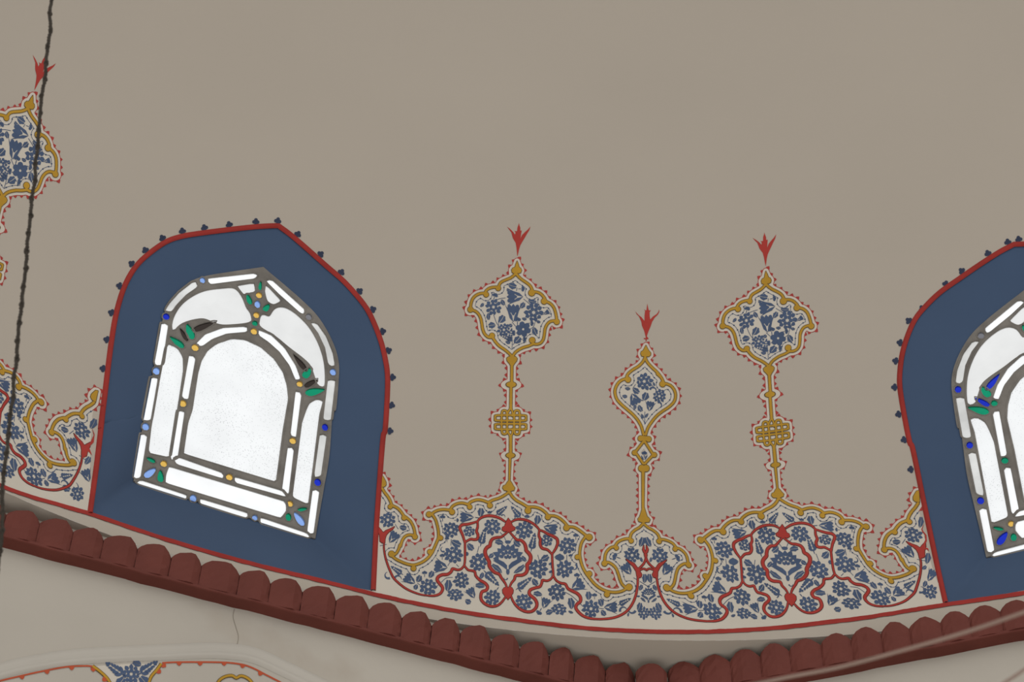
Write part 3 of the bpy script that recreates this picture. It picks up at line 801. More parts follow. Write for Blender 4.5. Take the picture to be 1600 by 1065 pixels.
def gold_art(s, region, d_out=5.0, d_in=5.4, skip_in=False, avoid=()):
    """ground, dark edge, ochre, red fringe and blue inner line of one piece of scrollwork"""
    art = {'gold': layer(s, 0.0), 'edge': layer(s, 0.85)}
    lo = s.loops(d_out)
    out, inn = [], []
    for L in lo:
        for ins, R_ in outlines(L, region, 1.5):
            if not ins and len(R_) > 5: out.append(R_)
    for L in s.loops(d_in):
        for ins, R_ in outlines(L, region, 1.5):
            if ins and len(R_) > 5: inn.append(R_)
    def keep(runs, lev):
        res = []
        for R_ in runs:
            ok = np.ones(len(R_), bool)
            for s2, reg in avoid: ok &= (s2.sample(R_) > lev - 0.3) & ~inpoly(R_, reg)
            cur = []
            for q, o_ in zip(R_, ok):
                if o_: cur.append(q)
                elif cur: res.append(np.array(cur)); cur = []
            if cur: res.append(np.array(cur))
        return [q for q in res if len(q) > 3]
    out = keep(out, d_out)
    big = max(lo, key=lambda L: abs(np.sum(L[:, 0] * np.roll(L[:, 1], 1) - L[:, 1] * np.roll(L[:, 0], 1))))
    art['halo'] = cdt(lo, lambda p: s.sample(p) < d_out, 8.0)
    art['fringe'] = fringe(out, side=s.sample)
    if not skip_in: art['inner'] = beads(inn)
    art['ground'] = polymesh(region, 8.0)
    return art

# ------------------------------------------------------------------ tall finial (traced between the window and the corner)
A1, B1, C1, D1 = cr(720, 340), cr(720, 440), cr(720, 560), cr(720, 660)
def knot(s, c, w=2.1):
    """interlaced strapwork drawn as looped bands about a centre"""
    out = []
    def loop(x0, x1, y0, y1):
        r = 4.2
        P = [(x0, (y0 + y1) / 2), (x0 + .8, y0 + r * .6), (x0 + r, y0), (x1 - r, y0), (x1 - .8, y0 + r * .6), (x1, (y0 + y1) / 2), (x1 - .8, y1 - r * .6), (x1 - r, y1), (x0 + r, y1), (x0 + .8, y1 - r * .6)]
        return spline(A(P) + c, 0.7, True)
    out = [loop(-24.5, 24.5, -10.8, -2.6), loop(-24.5, 24.5, 2.8, 11), loop(-14.2, -5.4, -18.5, 18.5), loop(5.4, 14.6, -18.5, 19)]
    return out
def finial_tall():
    s = SDF(700, 335, 900, 800)
    arcs = [np.vstack([A1((762, 778), (735, 805), (690, 838), (640, 860), (580, 885), (545, 912), (525, 955))]),
            B1((512, 78), (440, 82), (390, 97), (352, 127), (336, 160)), B1((332, 162), (270, 167), (212, 192), (167, 237), (142, 300), (134, 365)),
            B1((140, 392), (200, 412), (245, 452), (275, 512), (290, 580), (300, 650), (325, 720), (365, 762), (402, 776), (425, 770)),
            B1((445, 785), (490, 850), (540, 900), (600, 940), (650, 980), (690, 1020), (708, 1050))]
    arcsR = [A1((765, 778), (800, 822), (850, 865), (910, 905), (960, 947), (985, 992), (992, 1022)), B1((1000, 140), (1070, 152), (1120, 182), (1162, 232)), B1((1185, 278), (1240, 306), (1285, 355), (1310, 420), (1325, 490), (1330, 535)),
             B1((1315, 548), (1290, 546), (1240, 556), (1200, 590), (1170, 650), (1160, 720), (1145, 800), (1110, 850), (1060, 870), (1010, 866)), B1((1000, 868), (940, 895), (870, 915), (800, 950), (750, 990), (712, 1050))]
    for a in arcs + arcsR: s.stroke(spline(a, 0.8), GW)
    for x, y, r in ((518, 95, 34), (350, 182, 35), (132, 390, 38), (432, 752, 36), (983, 158, 44), (1155, 275, 40), (1330, 560, 38), (990, 815, 40)):
        p = B1((x, y))[0]; s.ball(p[0], p[1], r / K8)
    s.poly(A1((780, 605), (762, 650), (750, 693), (722, 700), (704, 726), (708, 760), (735, 776), (765, 766), (800, 776), (830, 766), (841, 735), (830, 705), (808, 693), (798, 655)))
    s.poly(C1((706, -24), (660, -22), (635, 0), (640, 35), (670, 70), (688, 100), (728, 100), (747, 70), (775, 35), (782, 5), (760, -22)))
    s.stroke(spline(C1((707, 90), (705, 330)), .8), 3.9); s.stroke(spline(C1((696, 400), (692, 700)), .8), 3.9)
    p = C1((697, 365))[0]; s.ball(p[0], p[1], 7.5, 4.2)
    s.stroke(spline(C1((690, 690), (655, 745), (640, 790)), .8), 2.4); s.stroke(spline(C1((696, 690), (716, 750), (716, 800)), .8), 2.4)
    s.stroke(spline(C1((640, 980), (660, 1040), (690, 1085)), .8), 2.4); s.stroke(spline(C1((716, 980), (715, 1040), (692, 1085)), .8), 2.4)
    s.stroke(spline(D1((690, 190), (690, 430)), .8), 4.3); p = D1((688, 460))[0]; s.ball(p[0], p[1], 6.8, 3.9)
    s.stroke(spline(D1((682, 500), (672, 810)), .8), 3.4, 2.2)
    s.poly(D1((672, 800), (640, 835), (620, 870), (590, 880), (578, 910), (600, 945), (640, 952), (668, 966), (700, 952), (735, 945), (748, 910), (725, 880), (710, 850), (690, 820)))
    kc = C1((690, 888))[0]; kl = knot(s, kc)
    for L in kl: s.stroke(np.vstack([L, L[:1]]), 2.5)
    region = np.vstack([spline(a, 3) for a in arcs] + [spline(a, 3)[::-1] for a in arcsR[::-1]])
    return s, region
def finial_tall_art(s, region):
    art = gold_art(s, region, avoid=[FRSDF])
    art['flower'] = polymesh(A1((783, 538), (777, 470), (770, 400), (760, 350), (720, 282), (700, 205), (665, 160), (640, 124), (690, 163), (730, 203), (752, 237), (760, 205), (743, 183), (765, 190), (780, 185), (785, 135), (800, 100), (806, 72), (815, 110), (825, 140), (825, 180), (845, 180), (838, 215), (832, 260), (827, 292), (850, 240), (890, 200), (930, 165), (967, 123), (950, 175), (915, 230), (880, 290), (850, 340), (825, 385), (808, 440), (795, 500)))
    b = lambda f, x, y, r, *a, **k: f(720 + x / K8, 440 + y / K8, r / K8, *a, **k)
    art['plants'] = [('flower', b(tulip, 745, 210, 240, 180, 0.52)), ('flower', b(rosette, 452, 352, 112)), ('flower', b(tulip, 728, 430, 265, -90, 0.46)), ('flower', b(rosette, 1010, 428, 130)), ('flower', b(star, 865, 660, 108)),
        ('flower', b(rosette, 598, 668, 92)), ('leaf', b(serrated, 690, 745, 200, -80, .2)), ('leaf', b(serrated, 620, 770, 190, 205, .2)),
        ('leaf', b(leaf, 568, 510, 130, -60, .34)), ('leaf', b(leaf, 425, 612, 110, 170, .36)), ('leaf', b(leaf, 1035, 690, 120, 65)), ('leaf', b(leaf, 785, 800, 130, -48, .34)), ('leaf', b(leaf, 388, 490, 110, 85, .22)),
        ('leaf', b(leaf, 590, 292, 100, 60, .26)), ('leaf', b(leaf, 855, 322, 105, -55, .3)), ('leaf', b(leaf, 1000, 272, 130, 10, .22)), ('leaf', b(leaf, 725, 55, 130, 15, .3)), ('flower', b(tulip, 1190, 430, 90, -30, .5))]
    art['sprigs'] = joined([b(leaf, 295, 320, 75, -50, .26), b(bud, 470, 205, 45, -70), b(leaf, 660, 120, 60, 60, .3), b(bud, 845, 100, 42, 0), b(bud, 785, 545, 52), b(leaf, 690, 605, 60, -40, .4), b(leaf, 885, 515, 75, 10, .26), b(bud, 970, 578, 42, 0), b(bud, 750, 712, 42, 180), b(leaf, 658, 840, 80, 15, .25), b(bud, 865, 800, 42, 0), b(leaf, 1080, 555, 70, 20, .26)]
        + [thin(B1(*q)) for q in (((710, 940), (712, 850), (712, 780)), ((455, 460), (490, 560), (540, 640)), ((710, 560), (760, 620)), ((870, 240), (920, 280), (965, 320)), ((620, 225), (550, 235), (500, 250)), ((770, 130), (780, 85)), ((1040, 530), (1010, 620), (960, 660)), ((1110, 465), (1160, 450)), ((520, 540), (525, 610)), ((720, 880), (760, 830)))])
    return art
FTS = finial_tall()

# ------------------------------------------------------------------ short finial over the corner
A2, B2, D2 = cr(930, 470), cr(930, 580), cr(930, 680)
def finial_short():
    s = SDF(925, 465, 1090, 835)
    L = [A2((692, 785), (660, 850), (600, 910), (520, 960), (460, 1010), (435, 1060)), B2((455, 105), (380, 120), (320, 165), (280, 240), (275, 310), (300, 390), (360, 460), (440, 530), (520, 600), (590, 680), (640, 770), (670, 880))]
    Rr = [A2((692, 785), (720, 850), (780, 920), (850, 985), (905, 1050)), B2((860, 40), (915, 90), (945, 150)), B2((985, 175), (1050, 205), (1100, 270), (1115, 350), (1090, 430), (1020, 500), (930, 560), (850, 625), (780, 710), (730, 790), (700, 880))]
    L[0] = np.vstack([L[0], B2((450, 90))])
    for a in L + Rr: s.stroke(spline(a, .8), GW)
    for x, y, r in ((455, 120, 38), (935, 180, 40), (630, 935, 38), (740, 945, 38)):
        p = B2((x, y))[0]; s.ball(p[0], p[1], r / K8)
    s.poly(A2((703, 620), (680, 665), (662, 698), (640, 705), (630, 735), (645, 770), (690, 775), (745, 775), (768, 755), (768, 720), (745, 700), (725, 665)))
    s.poly(D2((640, 10), (740, 20), (740, 80), (630, 75)))
    for q in (((670, 90), (560, 230)), ((690, 95), (800, 265)), ((565, 250), (665, 395)), ((800, 280), (690, 395))): s.stroke(spline(D2(*q), .8), GW)
    for x, y, r in ((545, 245, 34), (820, 275, 34), (645, 462, 46), (705, 462, 46)):
        p = D2((x, y))[0]; s.ball(p[0], p[1], r / K8)
    s.stroke(spline(D2((664, 490), (662, 1010)), .8), 4.6, 3.6)
    p = A([(1005, 800)])
    s.stroke(spline(np.vstack([D2((664, 990)), [(1004.8, 800)]]), .8), 3.4, 4.0)
    h = cr(840, 780)
    s.poly(h((1455, 120), (1432, 190), (1415, 245), (1390, 275), (1400, 310), (1440, 322), (1465, 335), (1495, 322), (1545, 320), (1560, 285), (1540, 260), (1520, 245), (1505, 200), (1480, 120)))
    region = np.vstack([spline(a, 3) for a in L] + [spline(a, 3)[::-1] for a in Rr[::-1]])
    return s, region
def finial_short_art(s, region):
    art = gold_art(s, region, avoid=[FRSDF, (FRSDF[0], D2((678, 100), (800, 270), (680, 395), (565, 240)))])
    art['flower'] = polymesh(A2((706, 560), (700, 500), (680, 420), (650, 350), (638, 285), (605, 215), (575, 185), (558, 148), (600, 195), (645, 230), (683, 280), (684, 200), (692, 140), (676, 118), (700, 132), (712, 128), (716, 80), (723, 38), (732, 85), (742, 128), (755, 135), (774, 128), (755, 155), (755, 200), (763, 258), (800, 218), (850, 185), (878, 150), (884, 118), (890, 150), (870, 190), (825, 235), (790, 290), (770, 350), (740, 420), (715, 490), (738, 518), (738, 532), (715, 532), (712, 560), (700, 560), (697, 532), (674, 532), (674, 516), (700, 516)))
    b = lambda f, x, y, r, *a, **k: f(930 + x / K8, 580 + y / K8, r / K8, *a, **k)
    art['plants'] = [('flower', b(rosette, 680, 140, 118)), ('flower', b(rosette, 890, 345, 92)), ('flower', b(tulip, 545, 390, 180, 65, .6)), ('flower', b(tulip, 760, 480, 150, -80, .55)), ('leaf', b(leaf, 692, 340, 130, -70, .34)), ('leaf', b(leaf, 575, 270, 120, 35, .3)), ('leaf', b(leaf, 630, 520, 110, 60, .28)), ('leaf', b(leaf, 415, 345, 80, 5, .28))]
    q = lambda f, x, y, r, *a, **k: f(930 + x / K8, 680 + y / K8, r / K8, *a, **k)
    art['sprigs'] = joined([b(leaf, 455, 238, 85, 5, .24), b(curl, 800, 270, 45, 200), b(leaf, 555, 500, 70, 100, .28), b(curl, 880, 470, 40, 250), b(leaf, 820, 180, 70, 60, .2), b(leaf, 660, 625, 80, 60, .2), b(leaf, 715, 620, 80, 120, .2), q(bud, 682, 262, 42), q(leaf, 660, 315, 80, 60, .14), q(leaf, 705, 315, 80, 120, .14)]
        + [thin(B2(*z)) for z in (((688, 740), (686, 620), (690, 560)), ((780, 190), (850, 250)), ((520, 240), (560, 180)), ((610, 415), (670, 400)))])
    return art
FSS = finial_short()

# ------------------------------------------------------------------ scrolling frieze: half a bay, from the window to the corner
Ec, Fcr, Gc, Pc, Hc, Ic = cr(580, 740), cr(580, 840), cr(700, 740), cr(700, 850), cr(840, 780), cr(840, 880)
def V_(*a): return np.vstack(a)
ARCS = [Ec((150, 207), (185, 265), (225, 315), (260, 375), (280, 432)), Ec((290, 445), (360, 480), (410, 530), (452, 592)), Ec((480, 607), (540, 660), (580, 730), (600, 800), (606, 855)),
    V_(Ec((590, 858), (520, 852), (462, 880), (425, 940), (405, 1010)), Fcr((398, 100), (380, 160), (350, 213), (318, 240))),
    Fcr((285, 255), (340, 300), (420, 340), (500, 370), (580, 382), (650, 367), (720, 335), (790, 280), (845, 208)),
    V_(Fcr((845, 208), (880, 130), (910, 60), (932, 0)), Ec((930, 800), (915, 720), (890, 640), (850, 575))),
    Ec((825, 572), (880, 530), (940, 507), (1010, 500), (1088, 508)), Ec((1095, 500), (1130, 452), (1190, 420), (1260, 410), (1335, 428)),
    Gc((280, 425), (325, 390), (400, 366), (470, 372), (550, 400)), Gc((565, 400), (620, 370), (700, 345), (770, 310), (830, 268), (848, 250)),
    Gc((848, 252), (890, 320), (950, 375), (1030, 420), (1095, 460)), Gc((1120, 465), (1200, 466), (1280, 490), (1350, 540), (1385, 582)),
    Hc((160, 230), (240, 236), (310, 270), (370, 322), (412, 372)), Hc((430, 385), (500, 390), (560, 420), (620, 465), (680, 512)),
    V_(Hc((665, 520), (612, 600), (590, 680), (583, 760), (592, 830), (612, 910), (642, 980)), Ic((690, 170))),
    Ic((690, 168), (730, 220), (790, 290), (860, 345), (930, 380), (1010, 402), (1100, 405), (1180, 385), (1235, 352)),
    V_(Ic((1225, 345), (1170, 290), (1140, 220), (1115, 140), (1085, 70)), Hc((1040, 910), (985, 880), (945, 878))),
    Hc((930, 870), (938, 780), (965, 720), (1020, 672), (1075, 660)), Hc((1075, 652), (1110, 600), (1170, 566), (1240, 550), (1290, 558)), Hc((1282, 545), (1300, 480), (1350, 430), (1410, 395), (1465, 340))]
BALLS = [(Ec, 262, 462, 31), (Ec, 455, 615, 34), (Ec, 605, 880, 35), (Fcr, 280, 230, 42), (Fcr, 585, 430, 35), (Fcr, 812, 200, 34), (Ec, 962, 895, 32), (Ec, 800, 568, 38), (Ec, 1120, 535, 37), (Ec, 1365, 465, 33), (Gc, 580, 445, 36), (Gc, 1108, 515, 42), (Gc, 1385, 605, 37), (Hc, 400, 400, 40), (Hc, 715, 530, 43), (Hc, 550, 805, 33), (Ic, 715, 150, 38), (Ic, 962, 435, 38), (Ic, 1268, 335, 45), (Hc, 928, 893, 38), (Hc, 1092, 678, 30), (Hc, 1298, 580, 32)]
def frieze():
    s = SDF(585, 735, 1060, 1000)
    for a in ARCS: s.stroke(spline(a, .8), 3.4)
    for f, x, y, r in BALLS:
        p = f((x, y))[0]; s.ball(p[0], p[1], r / K8)
    s.poly(Ec((130, 30), (160, 40), (180, 75), (203, 120), (205, 160), (180, 186), (130, 190)))
    gold = V_(*[spline(a, 3) for a in ARCS])
    foot = unsurf(np.stack([np.linspace(surf([(1020, 986)])[0, 0], surf([(579, 926)])[0, 0], 40), red_z(np.linspace(surf([(1020, 986)])[0, 0], surf([(579, 926)])[0, 0], 40))], 1))
    axis = np.linspace(gold[-1], foot[0], 12)[1:-1]
    region = V_(gold, axis, foot)
    side = np.linspace(foot[-1], gold[0], 12)[1:-1]
    region = V_(region, side)
    return s, region
def frieze_art(s, region):
    art = gold_art(s, region, avoid=[FTS, FSS])
    # clip what crosses the axis: the other half brings it
    ax = lambda p: p[:, 0] < 1005.6 + (p[:, 1] - 818) * 0.045
    def cut(m, side_fn):
        V, f = m; f = [q for q in f if side_fn(V[list(q)].mean(0)[None])[0]]; return V, f
    for k in ('gold', 'edge', 'halo', 'fringe', 'inner'): art[k] = cut(art[k], lambda p: ax(p - np.array([[0.6, 0]])))
    # red scroll
    r = SDF(585, 780, 1060, 1000)
    S = lambda P, w, m=None: r.stroke(spline(P, .8), w * .84, None, m and m * 1.0)
    S(V_(Ec((178, 950)), Fcr((175, 150), (195, 270), (225, 370), (265, 470), (310, 560), (380, 630), (470, 700), (570, 750), (690, 790), (800, 806))), 1.7, 2.3)
    S(Fcr((800, 806), (880, 805), (950, 780), (987, 730), (985, 685), (950, 640), (915, 590), (928, 545), (985, 515), (1060, 508), (1110, 470), (1128, 432), (1200, 447), (1250, 432), (1290, 385)), 2.3, 3.8)
    S(V_(Fcr((1290, 390), (1300, 300), (1300, 60)), Ec((1298, 945))), 2.6)
    S(Pc((230, 305), (280, 360), (365, 380), (385, 440), (440, 500), (510, 540), (547, 590), (530, 640), (475, 660), (455, 710), (460, 770), (500, 820), (560, 855), (620, 866), (690, 850), (750, 800), (800, 730)), 2.4, 3.6)
    S(Gc((230, 955), (205, 860), (170, 780), (165, 740), (200, 710), (270, 702), (340, 685), (410, 662)), 2.3, 3.4)
    S(Gc((410, 665), (410, 740), (395, 800), (415, 850), (405, 905), (360, 915), (310, 910), (235, 952)), 2.3, 3.2)
    S(Gc((400, 675), (440, 625), (500, 595), (570, 584), (650, 595), (720, 620), (790, 665)), 2.3, 3.2)
    S(V_(Gc((838, 800), (790, 840), (735, 880), (680, 886), (620, 905), (590, 950), (580, 1000), (545, 1020)), Pc((515, 90), (520, 150), (545, 200), (570, 250), (572, 300), (600, 350), (650, 395), (710, 420), (740, 470), (790, 540), (818, 605))), 2.0, 4.6)
    S(V_(Gc((845, 800), (890, 850), (950, 915), (1010, 925), (1060, 970), (1080, 1030)), Pc((1085, 90), (1130, 140), (1147, 190), (1130, 250), (1097, 290), (1100, 350), (1080, 400), (1030, 430), (940, 440), (920, 490), (880, 540), (850, 605))), 2.0, 4.6)
    S(Pc((870, 715), (900, 790), (950, 860), (1020, 915), (1100, 940), (1170, 930), (1222, 880), (1232, 820), (1200, 760), (1140, 710), (1125, 670), (1150, 630), (1220, 605), (1275, 590), (1300, 540), (1310, 502), (1370, 510), (1420, 490), (1460, 440)), 2.3, 3.8)
    S(Pc((1462, 450), (1458, 380), (1450, 300), (1443, 145)), 2.7)
    S(V_(Pc((1440, 145), (1490, 70), (1512, 20)), Gc((1522, 960), (1510, 905), (1450, 865), (1390, 840), (1330, 805), (1262, 778))), 2.2, 3.6)
    S(V_(Pc((1440, 140), (1380, 80), (1310, 60), (1282, 20)), Gc((1277, 955), (1280, 910), (1260, 860), (1265, 785))), 2.2, 3.4)
    S(Gc((880, 668), (950, 637), (1030, 635), (1110, 655), (1190, 700), (1240, 745), (1270, 785)), 2.2, 3.0)
    S(Ic((219, 178), (260, 240), (320, 275), (385, 290), (420, 350), (490, 390), (550, 420), (592, 470), (592, 530), (545, 570), (530, 620), (570, 680), (640, 735), (740, 767), (860, 776)), 2.3, 3.8)
    S(Ic((860, 776), (1000, 766), (1120, 735), (1230, 670), (1310, 570), (1360, 450), (1385, 320), (1390, 180)), 2.6, 2.8)
    S(Hc((1395, 970), (1440, 930), (1480, 880), (1500, 820), (1508, 770)), 3.0); S(Hc((1410, 985), (1470, 964), (1515, 985)), 2.4)
    for P in (Gc((835, 618), (805, 670), (785, 730), (755, 745), (748, 780), (780, 805), (835, 796), (880, 802), (925, 780), (930, 750), (895, 725), (872, 670)), Pc((832, 772), (790, 720), (760, 680), (755, 635), (780, 605), (815, 600), (830, 610), (845, 600), (885, 605), (905, 640), (900, 680), (870, 725)),
              Ec((95, 735), (135, 780), (165, 820), (200, 790), (260, 765), (322, 735), (295, 775), (245, 810), (210, 850), (192, 900), (187, 962), (150, 962), (120, 940), (115, 860), (95, 800)),
              Hc((1222, 830), (1290, 865), (1340, 890), (1390, 955), (1420, 1000), (1446, 1045), (1436, 1080), (1402, 1092), (1375, 1065), (1365, 1000), (1320, 930), (1265, 880)), Hc((1508, 772), (1470, 740), (1453, 700), (1463, 660), (1474, 638), (1480, 690), (1494, 730), (1510, 762))): r.poly(P)
    art['scroll'] = layer(r, 0.0); art['scroll_edge'] = layer(r, 0.85)
    def at(f): return lambda fn, x, y, rr, *a, **k: fn(*f((x, y))[0], rr / K8, *a, **k)
    e, f, g, p, h, i = map(at, (Ec, Fcr, Gc, Pc, Hc, Ic))
    art['plants'] = [('flower', z) for z in (
        e(rosette, 230, 640, 108), e(tulip, 305, 880, 190, -55, .5), e(rosette, 1105, 780, 115), e(tulip, 1320, 605, 210, 180, .45), e(rosette, 1360, 800, 78, None, 7),
        f(rosette, 1140, 235, 125), f(tulip, 960, 400, 200, 190, .6), f(rosette, 790, 680, 120), f(tulip, 530, 580, 190, 215, .5), f(rosette, 1250, 590, 112), f(rosette, 1165, 785, 112, None, 9, .75), f(tulip, 1390, 765, 170, -120, .5),
        g(rosette, 615, 730, 115), g(rosette, 1060, 780, 122), g(tulip, 1425, 762, 210, 15, .48), g(rosette, 1365, 930, 85, None, 7),
        p(lotus, 830, 175, 212), p(rosette, 420, 255, 128), p(rosette, 1245, 345, 132), p(rosette, 620, 740, 112), p(rosette, 1050, 800, 116), p(tulip, 1350, 815, 160, -70, .55), p(rosette, 1510, 660, 122), p(rosette, 1540, 900, 112, None, 9, .75),
        h(rosette, 410, 640, 118), h(rosette, 372, 965, 122), h(rosette, 1310, 775, 112), h(tulip, 1240, 965, 190, -125, .5), i(tulip, 560, 305, 200, -30, .6), i(rosette, 740, 630, 122), i(tulip, 1020, 610, 200, 0, .5), i(rosette, 1475, 690, 85))]
    art['plants'] += [('leaf', z) for z in (
        e(leaf, 450, 745, 110, 10, .32), e(leaf, 1515, 525, 130, -85, .32), e(leaf, 1190, 965, 160, 25, .28), e(serrated, 1550, 870, 240, -75), f(serrated, 350, 450, 190, 215), f(leaf, 660, 560, 115, -65, .32), f(leaf, 830, 500, 115, -65, .3), f(leaf, 1060, 650, 175, -85, .26), f(leaf, 1500, 670, 145, 185, .24), f(leaf, 1350, 885, 95, 25, .36), f(leaf, 1385, 130, 130, 45, .3),
        g(serrated, 745, 510, 190, -38), g(serrated, 940, 530, 200, -130), g(leaf, 1235, 630, 145, -85, .28), g(serrated, 1180, 940, 240, -78), g(leaf, 700, 955, 130, 190, .26), g(leaf, 965, 970, 130, 40, .26),
        p(leaf, 600, 155, 90, -40, .3), p(leaf, 1060, 205, 105, 50, .24), p(serrated, 610, 480, 270, 45), p(serrated, 1060, 540, 250, -38), p(leaf, 1215, 530, 125, 50, .28), p(leaf, 1235, 695, 135, 190, .24), p(leaf, 1400, 950, 110, 160, .32), p(leaf, 1350, 185, 130, -30, .32), p(leaf, 1545, 185, 135, 185, .28), h(leaf, 310, 805, 145, 5, .24),
        i(leaf, 455, 545, 175, -100, .24), i(leaf, 700, 440, 130, -95, .3), i(leaf, 870, 540, 120, -110, .3), i(serrated, 1210, 530, 190, -28), i(leaf, 920, 690, 105, 50, .3), h(leaf, 1440, 580, 150, -75, .26), i(leaf, 1480, 200, 140, -90, .24), i(leaf, 1410, 590, 125, -75, .28))]
    art['sprigs'] = joined([e(bud, 990, 615, 42), e(bud, 1185, 645, 30, 0), e(bud, 1050, 910, 34), f(bud, 985, 262, 40), f(bud, 740, 500, 40), f(leaf, 620, 690, 85, 110, .34), f(curl, 235, 520, 45, 60), f(curl, 370, 575, 48, 170), f(leaf, 1530, 520, 110, -65, .24), f(bud, 1320, 225, 32, 0), f(curl, 1000, 160, 35, 60),
        g(bud, 575, 550, 34), g(bud, 1095, 608, 40), g(curl, 765, 595, 26, 200), g(curl, 905, 605, 26, 300), p(bud, 1270, 935, 48, 120), p(bud, 1430, 290, 38), p(bud, 1432, 400, 38), p(curl, 800, 470, 25, 0), h(bud, 530, 515, 42), h(bud, 455, 790, 30), h(curl, 505, 935, 40, -60), h(bud, 1090, 800, 55, 200), h(leaf, 1445, 840, 80, 70, .2),
        i(bud, 545, 180, 45), i(bud, 790, 455, 40), i(leaf, 465, 675, 80, 20, .2), i(curl, 1190, 655, 48, 160), i(curl, 1310, 640, 50, 20), i(leaf, 1430, 330, 95, -70, .26), i(leaf, 1400, 455, 55, 0, .2), i(leaf, 1260, 715, 60, 95, .2), p(leaf, 1000, 640, 80, 50, .1), p(leaf, 690, 620, 60, 120, .1)]
        + [thin(z) for z in (Gc((720, 810), (780, 880), (815, 970)), Gc((950, 840), (890, 900), (855, 970)), Fcr((1110, 20), (1105, 110)), Fcr((1100, 330), (1060, 390)), Fcr((880, 690), (930, 660)), Fcr((640, 630), (680, 660)), Fcr((970, 620), (1040, 560), (1130, 550)), Pc((430, 30), (405, 120)), Pc((1245, 150), (1270, 240)), Hc((405, 770), (405, 850)), Ic((380, 400), (470, 450), (560, 530), (630, 600)), Ic((850, 625), (920, 630)), Ic((1330, 200), (1400, 240)), Ic((1415, 250), (1480, 290), (1530, 320)), Ec((120, 1000), (215, 980)), Ec((330, 700), (375, 770)), Ec((1440, 605), (1510, 615)), Gc((380, 610), (430, 615)), Fcr((1180, 370), (1215, 405)))])
    art['axis'] = [('flower', i(lotus, 1538, 425, 105))]
    return art
FRSDF = frieze()
FR = frieze_art(*FRSDF); FT = finial_tall_art(*FTS); FS = finial_short_art(*FSS)

# ------------------------------------------------------------------ the same ornament round the dome, settled on what the photo shows of each repeat
J_, K_, L_, M_, N_, O_ = cr(1000, 780), cr(1000, 880), cr(1140, 760), cr(1140, 860), cr(1310, 740), cr(1310, 850)
PAIRS = [(Hc, 1465, 335, J_, 40, 330), (Hc, 1300, 580, J_, 268, 590), (Hc, 1095, 680, J_, 485, 700), (Hc, 930, 895, J_, 672, 910), (Ic, 1270, 335, K_, 365, 345), (Ic, 962, 435, K_, 690, 450), (Ic, 715, 150, K_, 910, 180), (Hc, 548, 805, J_, 1050, 860), (Hc, 715, 530, J_, 835, 568), (Hc, 400, 400, J_, 1155, 455), (Hc, 145, 255, J_, 1400, 320), (Gc, 1108, 515, L_, 440, 415), (Gc, 848, 255, L_, 680, 165), (Gc, 580, 445, L_, 985, 370), (Ec, 1365, 465, L_, 1288, 405), (Ec, 1120, 535, N_, 50, 675), (Ec, 800, 570, N_, 380, 740), (Ec, 965, 895, O_, 240, 70), (Fcr, 812, 200, O_, 445, 275), (Fcr, 585, 430, O_, 730, 505), (Fcr, 285, 230, O_, 1030, 345), (Ec, 605, 880, O_, 640, 80), (Ec, 455, 615, N_, 785, 815), (Ec, 262, 462, N_, 980, 675), (Ec, 150, 190, N_, 1110, 395),
    (Gc, 835, 800, L_, 745, 710), (Pc, 830, 670, M_, 850, 660), (Pc, 835, 770, M_, 855, 790), (Pc, 232, 315, M_, 1450, 345), (Pc, 1462, 450, M_, 178, 445), (Pc, 1440, 140, L_, 155, 990), (Gc, 230, 955, L_, 1415, 890), (Pc, 600, 870, M_, 1130, 865), (Pc, 1120, 940, M_, 610, 915), (Fcr, 860, 805, O_, 560, 860), (Ic, 870, 770, K_, 930, 800), (Fcr, 310, 560, O_, 1035, 690), (Ic, 1390, 200, K_, 235, 200), (Ic, 1540, 430, K_, 118, 430), (Ic, 1540, 690, K_, 122, 690), (Fcr, 20, 770, O_, 1500, 825)]
to_right = TPS([f((x, y))[0] for f, x, y, *_ in PAIRS], [g((u, v))[0] for *_, g, u, v in PAIRS], mirror(0), 0.003)
Q_ = cr(0, 380, 2.217)
PAIRL = [(Ec, 262, 462, 283, 602), (Ec, 455, 615, 226, 614), (Ec, 605, 880, 172, 657), (Fcr, 285, 230, 240, 768), (Fcr, 585, 430, 155, 770), (Fcr, 812, 200, 106, 678), (Ec, 965, 895, 80, 608), (Ec, 800, 570, 142, 552), (Ec, 1120, 535, 65, 492), (Ec, 150, 190, 342, 552), (Fcr, 860, 805, 128, 848), (Fcr, 310, 560, 248, 815), (Fcr, 20, 770, 308, 932)]
to_left = TPS([f((x, y))[0] for f, x, y, *_ in PAIRL], [Q_((u, v))[0] for *_, u, v in PAIRL], mirror(-PER / 2), 0.15)
fin = lambda k: {'tip': (806, 75), 'base': (783, 535), 'bt': (780, 605), 'j': (762, 780)}[k]
SRC_F = V_(A1((806, 75), (783, 535), (780, 605), (762, 780)), B1((130, 385), (1328, 558), (518, 95), (350, 180), (432, 752), (985, 160), (1155, 275), (990, 815), (710, 1040)), C1((700, 365), (690, 890)), D1((688, 460), (668, 965)))
DST_2 = V_(cr(1110, 360)((748, 30), (762, 490), (770, 570), (770, 755)), cr(1110, 460)((165, 435), (1395, 440), (545, 95), (390, 210), (505, 755), (1012, 95), (1205, 190), (1080, 745), (810, 995)), cr(1120, 560)((740, 500)), A([(1207.5, 677)]), cr(1120, 660)((812, 595)), cr(1140, 760)((680, 165)))
TAU = 2 * 0.12847779
to_f2 = TPS(SRC_F, DST_2, shift(TAU), 0.003)
z1 = cr(0, 0, 2.6625)
SRC_0 = V_(A1((783, 535), (780, 605), (762, 780)), B1((1328, 558), (1155, 275), (985, 160), (990, 815), (518, 95)))
DST_0 = V_(cr(0, 80)((485, 540), (450, 620), (393, 800)), z1((232, 722), (190, 618), (158, 562), (112, 774), (22, 490)))
